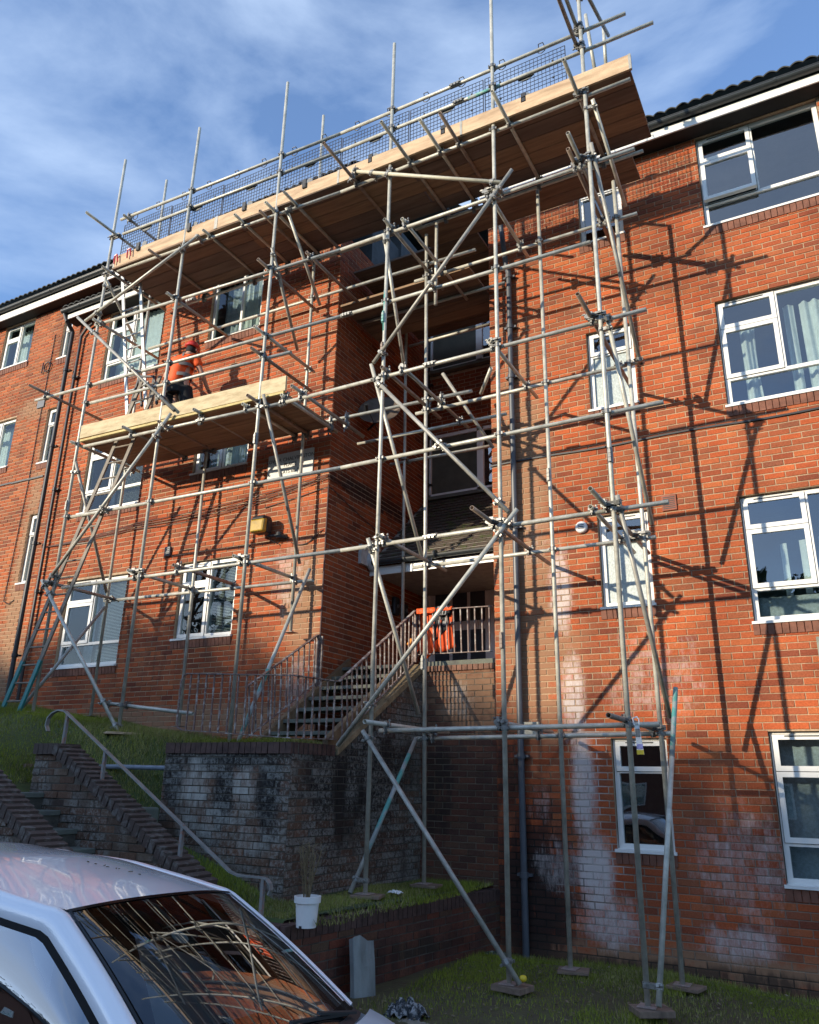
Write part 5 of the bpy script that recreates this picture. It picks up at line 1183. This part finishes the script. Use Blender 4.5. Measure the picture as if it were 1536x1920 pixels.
# ================================================================== THINGS ON THE GROUND
PT = thing('plant_pot', 'white plastic bucket pot with bare twiggy plant on the garden wall corner', 'plant pot')
b = MB(); b.lathe([(0, 0), (.083, 0), (.098, .185), (.112, .187), (.114, .235), (.100, .237), (.094, .21), (0, .205)], n=28); b.build('pot', M_WHITE, PT, loc=(-4.235, 6.04, -1.175), smooth=False)
b = MB(); b.lathe([(0, .208), (.095, .208)], n=20); b.build('soil', M_SOIL, PT, loc=(-4.235, 6.04, -1.173))
b = MB(); b.box(-.012, .012, -.088, -.08, .0, .018); b.build('drain_hole', M_BLK, PT, loc=(-4.235, 6.04, -1.175))
M_TWIG = mat('twig', (.17, .13, .07), .9, noise=.3, nscale=30)
rt_ = random.Random(4)
for k in range(12):
    a = Vector((-4.235+rt_.uniform(-.035, .035), 6.04+rt_.uniform(-.03, .03), -.98)); pts = [a]; d = Vector((rt_.uniform(-.12, .12), rt_.uniform(-.12, .12), 1))
    for s in range(6): d += Vector((rt_.uniform(-.12, .12), rt_.uniform(-.12, .12), 0)); pts.append(pts[-1]+d.normalized()*rt_.uniform(.05, .085))
    b = MB(); b.path(pts, .0045, 5)
    for s in range(2, 7):
        for q in range(2): v = Vector((rt_.uniform(-1, 1), rt_.uniform(-1, 1), rt_.uniform(.1, .9))).normalized()*rt_.uniform(.04, .09); b.tube(pts[s], pts[s]+v, .0018, 4)
    b.build('stem', M_TWIG, PT)
b = MB(); P = []
for i in range(7):
    x = (-.17, -.15, -.14, -.06, .05, .14, .17)[i]; yy = (.03, 0, -.004, -.010, -.010, -.004, .03)[i]
    P.append([(x*.8, yy, 0), (x*.8, yy+.02, .24), (x*.8, yy+.05, .46+.01*i*(1 if i < 4 else -.6))])
b.grid(P); o = b.build('metal_sheet', mat('dull_zinc', (.23, .25, .25), .5, .4, noise=.4, nscale=4, stretch=(1, 1, .4)), loc=(-4.05, 6.72, -1.80), rot=(0, 0, math.radians(70)), smooth=False)
s_ = o.modifiers.new('s', 'SOLIDIFY'); s_.thickness = .003; tag(o, 'dull grey metal sheet leaning upright against the low garden wall', 'metal sheet')
rl = random.Random(11)
def crumple(name, loc, rx, ry, rz, mt, n=16):
    b = MB(); P = []
    for i in range(n+1):
        row = []
        for j in range(n+1):
            u, v = i/n*2-1, j/n*2-1; q = max(0, 1-(u*u+v*v)*.6)
            row.append((u*rx*(1+rl.uniform(-.12, .12)), v*ry*(1+rl.uniform(-.12, .12)), rz*q*(.4+.9*abs(math.sin(u*5+v*3+rl.uniform(-.6, .6))))+rl.uniform(0, .01)))
        P.append(row)
    b.grid(P); o = b.build(name, mt, loc=loc, smooth=False); s = o.modifiers.new('s', 'SOLIDIFY'); s.thickness = .003; return o
M_RAG = mat('rag', (.30, .30, .30), .85, noise=.6, nscale=22, col2=(.03, .035, .04), thr=(.45, .52))
tag(crumple('crumpled_rag', (-3.42, 6.32, -1.79), .16, .11, .12, M_RAG), 'crumpled grey and black rag lying on the muddy grass', 'rag')
tag(crumple('card_scrap', (-3.30, 6.20, -1.79), .16, .06, .02, mat('card', (.22, .19, .15), .9)), 'flattened dirty scrap beside the crumpled rag', 'litter')
tag(crumple('wrapper', (-3.78, 9.05, -1.80), .14, .05, .02, M_RAG), 'pale litter scrap against the wall by the downpipe foot', 'litter')
tag(crumple('clear_wrapper', (-4.35, 7.75, -1.10), .07, .05, .02, M_WHITE), 'white plastic scrap on the upper lawn by the wall edge', 'litter')
b = MB(); b.lathe([(0, .028), (.026, .02), (.034, 0), (.026, -.02), (0, -.03)], n=14); tag(b.build('yellow_cap', mat('yellow_plastic', (.75, .55, .03), .4), loc=(-2.83, 7.36, -1.62), smooth=True), 'small yellow plastic cap beside the brace foot', 'cap')
b = MB(); b.bar((-8.75, 6.2, .02), (-8.35, 6.25, .08), .12, .04); b.bar((-8.7, 6.28, .08), (-8.4, 6.1, .05), .10, .03); tag(b.build('timber_offcut', M_SOLE), 'broken brown timber offcuts on the bank behind the wing wall', 'timber')

# grass
def grass(name, label, n, xr, yr, dens, hf, hgt=(.03, .07), cols=None):
    x = rng.uniform(*xr, n); y = rng.uniform(*yr, n)
    keep = np.array([dens(a, b_) > c for a, b_, c in zip(x, y, rng.uniform(0, 1, n))]); x = x[keep]; y = y[keep]; m_ = len(x)
    z = np.array([hf(a, b_) for a, b_ in zip(x, y)]); an = rng.uniform(0, 2*np.pi, m_); h = rng.uniform(*hgt, m_)*(.7+.6*np.sin(x*3.1+1)*np.sin(y*2.7)**2+.2); wd = rng.uniform(.0022, .0045, m_)
    lx = rng.normal(0, .35, m_)*h; ly = rng.normal(0, .35, m_)*h
    V = np.empty((m_, 3, 3)); V[:, 0] = np.stack([x-np.cos(an)*wd, y-np.sin(an)*wd, z-.004], 1); V[:, 1] = np.stack([x+np.cos(an)*wd, y+np.sin(an)*wd, z-.004], 1); V[:, 2] = np.stack([x+lx, y+ly, z+h], 1)
    me = bpy.data.meshes.new(name); me.vertices.add(m_*3); me.vertices.foreach_set('co', V.ravel()); me.loops.add(m_*3); me.loops.foreach_set('vertex_index', np.arange(m_*3, dtype=np.int32))
    me.polygons.add(m_); me.polygons.foreach_set('loop_start', np.arange(0, m_*3, 3, dtype=np.int32)); me.update(calc_edges=True)
    at = me.attributes.new('tone', 'FLOAT', 'FACE'); at.data.foreach_set('value', (rng.uniform(0, .55, m_)+.45*(np.sin(x*1.9+y)*.5+.5)).astype(np.float32))
    me.materials.append(M_GRASS); o = bpy.data.objects.new(name, me); COL.objects.link(o); o['kind'] = 'stuff'; o['label'] = label; o['category'] = 'grass'; return o
M_GRASS = brick_mat('grass_blades', [(.11, .14, .018), (.20, .25, .028), (.26, .30, .035), (.31, .34, .06), (.36, .32, .15), (.15, .19, .03)])
def d1(x, y):
    if x < -3.95+.155*(y-9.37): return 0
    v = .5+.5*math.sin(x*1.3+y*.9)*math.sin(y*1.7-x*.6)+.35*math.sin(x*4+y*5)*.5
    if y < 7.0: v *= .5
    if x < -2.3 and y < 7.6: v *= .22
    if -3.2 < x < -2.6 and y > 8: v *= .6
    return max(.05, min(1, v+.05))
grass('grass', 'patchy green grass on the lower lawn', 150000, (-4.4, 1.5), (5.6, 9.33), d1, ground_h, (.02, .05))
def d2_(x, y):
    if -5.35 < x and y < 6.3: return .8 if y > 6.12 else 0
    if -6.95 < x < -4.9 and 6.85 < y < 8.7 and y < 7.15: return 0
    if x > -5.1 and y > 6.9: return 0 if x < -5.0+.08*(y-7) else .7
    if -8.1 < x < -5.2 and y < 6.16: return 0
    if y > 8.72 and x > -12.4: return 0
    return .55+.4*math.sin(x*2.2)*math.sin(y*2.1)
def gx(x, y): return d2_(x, y) if x < -4.02+.155*(y-9.37) else 0
grass('grass', 'taller green grass on the upper lawn and bank', 200000, (-9.5, -3.9), (5.3, 9.3), gx, ground_h, (.03, .075))
grass('grass', 'shaded grass bank at the far left below the ladder', 90000, (-15, -9.5), (5.3, 9.3), gx, ground_h, (.03, .07))

# ================================================================== CAR
CR = thing('parked_car', 'silvery white parked car, roof and windscreen reflecting the scaffold, bottom left corner', 'car')
hx = Vector((.972, -.235, 0)); lat = Vector((.235, .972, 0)); C0 = Vector((-3.975, 4.00, -.74))
CR.matrix_world = Matrix.Translation((-3.321, 3.372, -.616)) @ Matrix.Rotation(.125, 4, 'Y') @ Matrix.Rotation(-.031, 4, 'X')
M_PAINT = mat('car_paint', (.84, .86, .90), .25, .1, noise=.02, coat=1., nscale=2)
M_WSG = glass_mat('windscreen_glass', tint=(.40, .46, .45), gain=2.6)
M_CARI = mat('car_interior', (.012, .012, .014), .85)
def lerp(a, b_, f): return a+(b_-a)*f
def interp(tab, x):
    for (a, b_) in zip(tab[:-1], tab[1:]):
        if x <= b_[0]: f = (x-a[0])/(b_[0]-a[0]); f = min(1, max(0, f)); f = f*f*(3-2*f)*.5+f*.5; return tuple(lerp(p, q, f) for p, q in zip(a[1:], b_[1:]))
    return tab[-1][1:]
# stations along the roof: x, half width, side height, crown
RT = [(-2.1, .50, -.16, .05), (-1.5, .575, -.05, .07), (-.8, .60, .0, .07), (-.3, .59, .0, .06), (0.0, .568, 0., .045)]
def roof_pt(x, s):
    hw, zs, c = interp(RT, x); return Vector((x+.07*(1-s*s)*max(0, min(1, (x+1.6)/1.6)), s*hw, zs+c*(1-abs(s)**2.2)))
b = MB(); b.grid([[roof_pt(-2.1+2.1*i/28, -1+2*j/20) for j in range(21)] for i in range(29)]); b.build('roof', M_PAINT, CR, smooth=True)
def ws_pt(f, s):
    hw = lerp(.568, .675, f); zs = -.385*f; x = .86*f+(.07+.12*f)*(1-s*s); c = .045
    return Vector((x, s*hw, zs+c*(1-abs(s)**2.2)+.018*math.sin(f*math.pi)))
b = MB(); b.grid([[ws_pt(.012+.97*i/22, -.965+1.93*j/22) for j in range(23)] for i in range(23)], flip=True); b.build('windscreen', M_WSG, CR, smooth=True)
M_FRIT = mat('black_frit', (.006, .007, .008), .12)
def strip(f0, f1, s0, s1, n=22, m_=3):
    b = MB(); b.grid([[ws_pt(lerp(f0, f1, i/m_), lerp(s0, s1, j/n))+Vector((.004, 0, .003)) for j in range(n+1)] for i in range(m_+1)]); b.build('windscreen_border', M_FRIT, CR, smooth=True)
strip(0, .02, -.99, .99); strip(.95, 1.03, -.99, .99)
b = MB(); b.grid([[ws_pt(i/22, s)+Vector((.004, 0, .003)) for s in (-1., -.98)] for i in range(23)]); b.grid([[ws_pt(i/22, s)+Vector((.004, 0, .003)) for s in (.975, 1.)] for i in range(23)]); b.build('windscreen_border', M_FRIT, CR, smooth=True)
# pillars with the roof rail running into them, side glass below
def rail_pt(t):
    """t 0..1 along the cant rail from the rear of the roof to the scuttle: returns edge of roof/windscreen"""
    if t < .6: x = lerp(-2.1, 0, t/.6); return lambda s: roof_pt(x, s)
    f = (t-.6)/.4; return lambda s: ws_pt(f, s)
for sg in (-1, 1):
    P = []; Pg = []; Ps = []; Pd = []
    for i in range(45):
        t = i/44; fn = rail_pt(t); e = fn(sg*1.0); 
        out = Vector((0, sg, 0)); w_ = .088 if sg < 0 else .04
        P.append([e+Vector((0, 0, -.0)), e+out*w_*.35+Vector((0, 0, .012)), e+out*w_*.75+Vector((0, 0, -.012)), e+out*w_*1.0+Vector((0, 0, -.055)), e+out*(w_*1.0)+Vector((0, 0, -.085))])
        sl = e+out*w_*1.0+Vector((-.0, 0, -.085)); Ps.append([sl, sl+Vector((-.01, sg*.012, -.028))])
        zb = -.45; belt = Vector((e.x-.03, sg*.79, zb-.0)); g0 = sl+Vector((-.01, sg*.010, -.026))
        Pg.append([g0.lerp(belt, k_/7)+out*.020*math.sin(math.pi*k_/7) for k_ in range(8)] if g0.z > zb+.02 else [g0+Vector((0, 0, -.0005*k_)) for k_ in range(8)])
    b = MB(); b.grid(P); b.build('pillar', M_PAINT, CR, smooth=True)
    b = MB(); b.grid(Ps); b.build('window_trim', M_SEAL, CR, smooth=True)
    b = MB(); b.grid(Pg, flip=(sg > 0)); b.build('side_window', glass_mat('side_glass', tint=(.15, .19, .2), gain=5.5), CR, smooth=True)
    # body side
    S = []
    for i in range(31):
        x = lerp(-2.7, 2.15, i/30); hb = .83 if -2.2 < x < 1.2 else .83-.10*abs((x-(-2.2 if x < 0 else 1.2))/.95)**2
        tp = -.45 if x < .85 else lerp(-.45, -.70, (x-.85)/1.3)
        S.append([Vector((x, sg*hb, tp)), Vector((x, sg*(hb+.035), tp-.12)), Vector((x, sg*(hb+.045), tp-.35)), Vector((x, sg*(hb-.0), -1.22))])
    b = MB(); b.grid(S); b.build('body_side', M_PAINT, CR, smooth=True)
    for xw in (-1.85, 1.38):
        b = MB(); b.lathe([(.20, -.09), (.30, -.10), (.31, -.06), (.31, .06), (.30, .10), (.20, .09)], n=28); wh = b.build('wheel', M_BLK, CR, loc=(xw, sg*.76, -1.15), rot=(math.pi/2, 0, 0), smooth=True)
        b = MB(); b.lathe([(0, .02), (.06, .03), (.19, .01), (.205, .04), (.205, -.04)], n=20); b.build('rim', M_GALV, wh)
b = MB(); b.grid([[Vector((lerp(1.12, 2.1, i/12)-.19*abs(s)**2, s*lerp(.76, .70, i/12), lerp(-.395, -.70, (i/12)**1.4)+.045*(1-abs(s)**2.5))) for s in [-1+2*j/16 for j in range(17)]] for i in range(13)]); b.build('bonnet', M_PAINT, CR, smooth=True)
b = MB(); b.grid([[ws_pt(1.0, s)+Vector((k*.035, 0, -.006*k)) for s in [-1+2*j/16 for j in range(17)]] for k in range(3)]); b.build('scuttle', M_BLK, CR, smooth=True)
b = MB(); b.box(2.1, 2.2, -.72, .72, -1.25, -.82); b.build('front_bumper', M_PAINT, CR, bevel=.04); b = MB(); b.box(-2.75, -2.6, -.75, .75, -1.25, -.5); b.build('tailgate', M_PAINT, CR, bevel=.05)
b = MB(); b.box(-2.6, 1.9, -.78, .78, -1.2, -1.0); b.box(.45, 1.0, -.66, .66, -.62, -.48); b.build('floor_and_dash', M_CARI, CR)
for yy in (-.36, .36):
    b = MB(); b.hexa([(-.75, yy-.24, -.95), (-.25, yy-.24, -.9), (-.25, yy+.24, -.9), (-.75, yy+.24, -.95), (-.85, yy-.22, -.30), (-.70, yy-.22, -.30), (-.70, yy+.22, -.30), (-.85, yy+.22, -.30)]); b.box(-.84, -.74, yy-.12, yy+.12, -.28, -.12); b.build('seat', M_CARI, CR, bevel=.04)
b = MB(); b.lathe([(.17, -.012), (.185, 0), (.17, .012), (.155, 0), (.17, -.012)], n=24); b.build('steering_wheel', M_CARI, CR, loc=(.30, -.36, -.60), rot=(0, 1.15, 0), smooth=True)
b = MB(); b.box(-.02, .0, -.12, .12, -.03, .03); b.build('rear_view_mirror', M_BLK, CR, loc=(.22, 0, -.12), bevel=.008)
for (f0, s0, f1, s1) in ((.99, .62, .93, -.10), (.99, -.2, .93, -.85)):
    b = MB(); a = ws_pt(f0, s0)+Vector((.03, 0, .012)); c = ws_pt(f1, s1)+Vector((.02, 0, .02)); b.bar(a, c, .018, .014); b.bar(a.lerp(c, -.15), a.lerp(c, .55)+Vector((0, 0, .02)), .022, .012); b.build('wiper', M_BLK, CR)

o = MB(); o.lathe([(0, .002), (.045, .002), (.045, 0)], n=20); p_ = ws_pt(.30, -.28); o.build('windscreen_sticker', mat('sticker', (.30, .36, .40), .4), CR, loc=p_+Vector((.0, 0, -.02)), rot=(0, .42, 0))
b = MB()
for k in range(9): q = (CR.matrix_world @ roof_pt(-.62+.035*k+random.uniform(-.02, .02), .05+.02*k)); b.bar(q+Vector((0, 0, .006)), q+Vector((random.uniform(-.02, .02), random.uniform(-.015, .015), .008)), .006, .004)
tag(b.build('twig_debris', M_SOIL), 'few dark twig fragments lying on the car roof', 'debris')
# dead leaves and crumbs of rubble trodden into the lower lawn
b = MB(); rq = random.Random(31)
for k in range(900):
    x = rq.uniform(-4.0, .8); y = rq.uniform(5.7, 9.2); z = ground_h(max(x, -3.92), y)+rq.uniform(.008, .03); u = Vector((rq.gauss(0, 1), rq.gauss(0, 1), rq.gauss(0, .25))).normalized()*rq.uniform(.010, .024); v = Vector((-u.y, u.x, rq.uniform(-.01, .01)))*.5; c = Vector((x, y, z)); b.quad(c-u, c+v, c+u, c-v)
o = b.build('leaf_litter', mat('dead_leaf', (.13, .085, .045), .9, noise=.5, nscale=20, col2=(.22, .19, .13)), kind='stuff'); o['label'] = 'dead leaves and crumbs scattered over the lower lawn'; o['category'] = 'leaf litter'
def tuft_d(x, y):
    near = min([math.hypot(x-a.x, y-a.y) for a, _ in bases[3:]]+[abs(y-9.30)*.9])
    return 1 if near < .20+.06*math.sin(x*9) and x > -3.95+.155*(y-9.37) else 0
grass('grass', 'longer tufts round the board edges and wall foot', 45000, (-4.4, 1.5), (6.8, 9.33), tuft_d, ground_h, (.035, .08))

# ================================================================== ACROSS THE STREET (behind the camera): it shades the foot of the wall
HG = 'houses across the street'
def house(x0, x1, y, zb, ze, zr, hipl, hipr, label):
    t = thing('terraced_house', label, 'house', HG); b = MB(); b.box(x0, x1, y-9, y, zb, ze); b.build('wall', mat('opposite_brick', (.20, .09, .06), .9, noise=.3), t)
    ym = y-4.5; b = MB(); R0, R1 = x0+hipl, x1-hipr
    b.poly([(x0-.3, y+.4, ze-.1), (x1+.3, y+.4, ze-.1), (R1, ym, zr), (R0, ym, zr)]); b.poly([(x1+.3, y-9.4, ze-.1), (x0-.3, y-9.4, ze-.1), (R0, ym, zr), (R1, ym, zr)]); b.poly([(x0-.3, y-9.4, ze-.1), (x0-.3, y+.4, ze-.1), (R0, ym, zr)]); b.poly([(x1+.3, y+.4, ze-.1), (x1+.3, y-9.4, ze-.1), (R1, ym, zr)])
    b.build('roof', M_TILE, t)
    x = x0+1.2
    while x < x1-1.5:
        z = zb+1.2
        while z < ze-1.2:
            f = MB(); f.box(x, x+1.3, y, y+.04, z, z+1.3); f = f.build('window', M_UPVC, t); g = MB(); g.box(x+.08, x+1.22, y+.041, y+.045, z+.08, z+1.22); g.build('pane', M_GLASS, f); z += 2.7
        x += 3.0
house(-44, -31.5, -18, -2.2, 5.4, 8.0, 2, 2, 'gable roofed house across the street, the one furthest left')
house(-31.3, -24.5, -18, -2.2, 6.0, 8.6, 1.5, 1.5, 'tallest house across the street with the steep roof')
house(-24.3, -17, -18, -2.2, 5.4, 7.9, 1.5, 1.5, 'middle house across the street with the lower roof')
house(-16.8, 8, -18, -2.2, 5.0, 7.4, 1.5, 3, 'long low house row across the street on the right')
M_LEAF = mat('leaf', (.035, .06, .015), .8, noise=.4, nscale=3)
def tree(x, y, zb, H, R, label, seed, nl=5200):
    r = random.Random(seed); t = thing('tree', label, 'tree', 'trees across the street'); b = MB(); b.tube((x, y, zb), (x+.2, y, zb+H*.45), .28, 10, r1=.16)
    tips = []
    for k in range(11):
        a = r.uniform(0, 6.28); c = Vector((x+.2, y, zb+H*r.uniform(.3, .5))); e = c+Vector((math.cos(a)*R*.7, math.sin(a)*R*.7, H*r.uniform(.12, .4))); b.tube(c, e, .09, 7, r1=.03); tips.append(e)
    b.build('trunk', M_TWIG, t); L = MB(); cl = [Vector((x, y, zb+H*.68))+Vector((r.gauss(0, .5)*R, r.gauss(0, .5)*R, r.gauss(0, .17)*H)) for _ in range(26)]
    for k in range(nl):
        c = r.choice(cl)+Vector((r.gauss(0, .22)*R, r.gauss(0, .22)*R, r.gauss(0, .16)*R)); u = Vector((r.gauss(0, 1), r.gauss(0, 1), r.gauss(0, 1))).normalized()*.17; v = u.orthogonal().normalized()*.11
        L.quad(c-u, c+v, c+u, c-v)
    L.build('crown', M_LEAF, t)
tree(14, -13, -2.2, 6, 2.0, 'round tree in front of the houses across the street', 3)
def crest(x):
    # brow height of an added unseen rise, shaped for the shade edge on the walls, Y = -45
    t_ = [(-90, 12), (-62, 14.5), (-50, 15.2), (-46.5, 16.6), (-43, 17.6), (-39, 17.1), (-36.9, 16.6), (-35.2, 16.2), (-33.5, 15.5), (-30, 15.2), (-10, 15), (30, 12), (70, 9)]
    for (a, b_), (c, d) in zip(t_[:-1], t_[1:]):
        if x <= c: return b_-.7+(d-b_)*max(0, (x-a))/(c-a)
    return 9
b = MB(); HX = fr(-90, 70, 2.5)
b.grid([[(x, -27.2, -2.4), (x, -32, .8), (x, -38, crest(x)*.45), (x, -45, crest(x)-1.2), (x, -58, crest(x)-1.5), (x, -90, 4)] for x in HX]); b.build('shade_hill', M_LAWN, kind='structure', smooth=True)  # added landform behind the camera, crest profiled to shade the lower walls
r = random.Random(9); L = MB()
for k in range(30000):
    x = r.uniform(-60, 20) if k % 3 else r.uniform(-48, -28); y = -45+r.gauss(0, 2.2); c = Vector((x, y, crest(x)-1.0+(.9+.6*math.sin(x*1.7)*math.sin(x*.6+1))*r.uniform(0, 1)**1.5*1.6)); u = Vector((r.gauss(0, 1), r.gauss(0, 1), r.gauss(0, 1))).normalized()*.28; v = u.orthogonal().normalized()*.16
    L.quad(c-u, c+v, c+u, c-v)  # leaf clusters added along the brow to soften its shadow edge
o = L.build('shade_wood', M_LEAF, kind='stuff'); o['label'] = 'unseen wooded brow added to cast the soft shade edge on the walls'; o['category'] = 'wood'
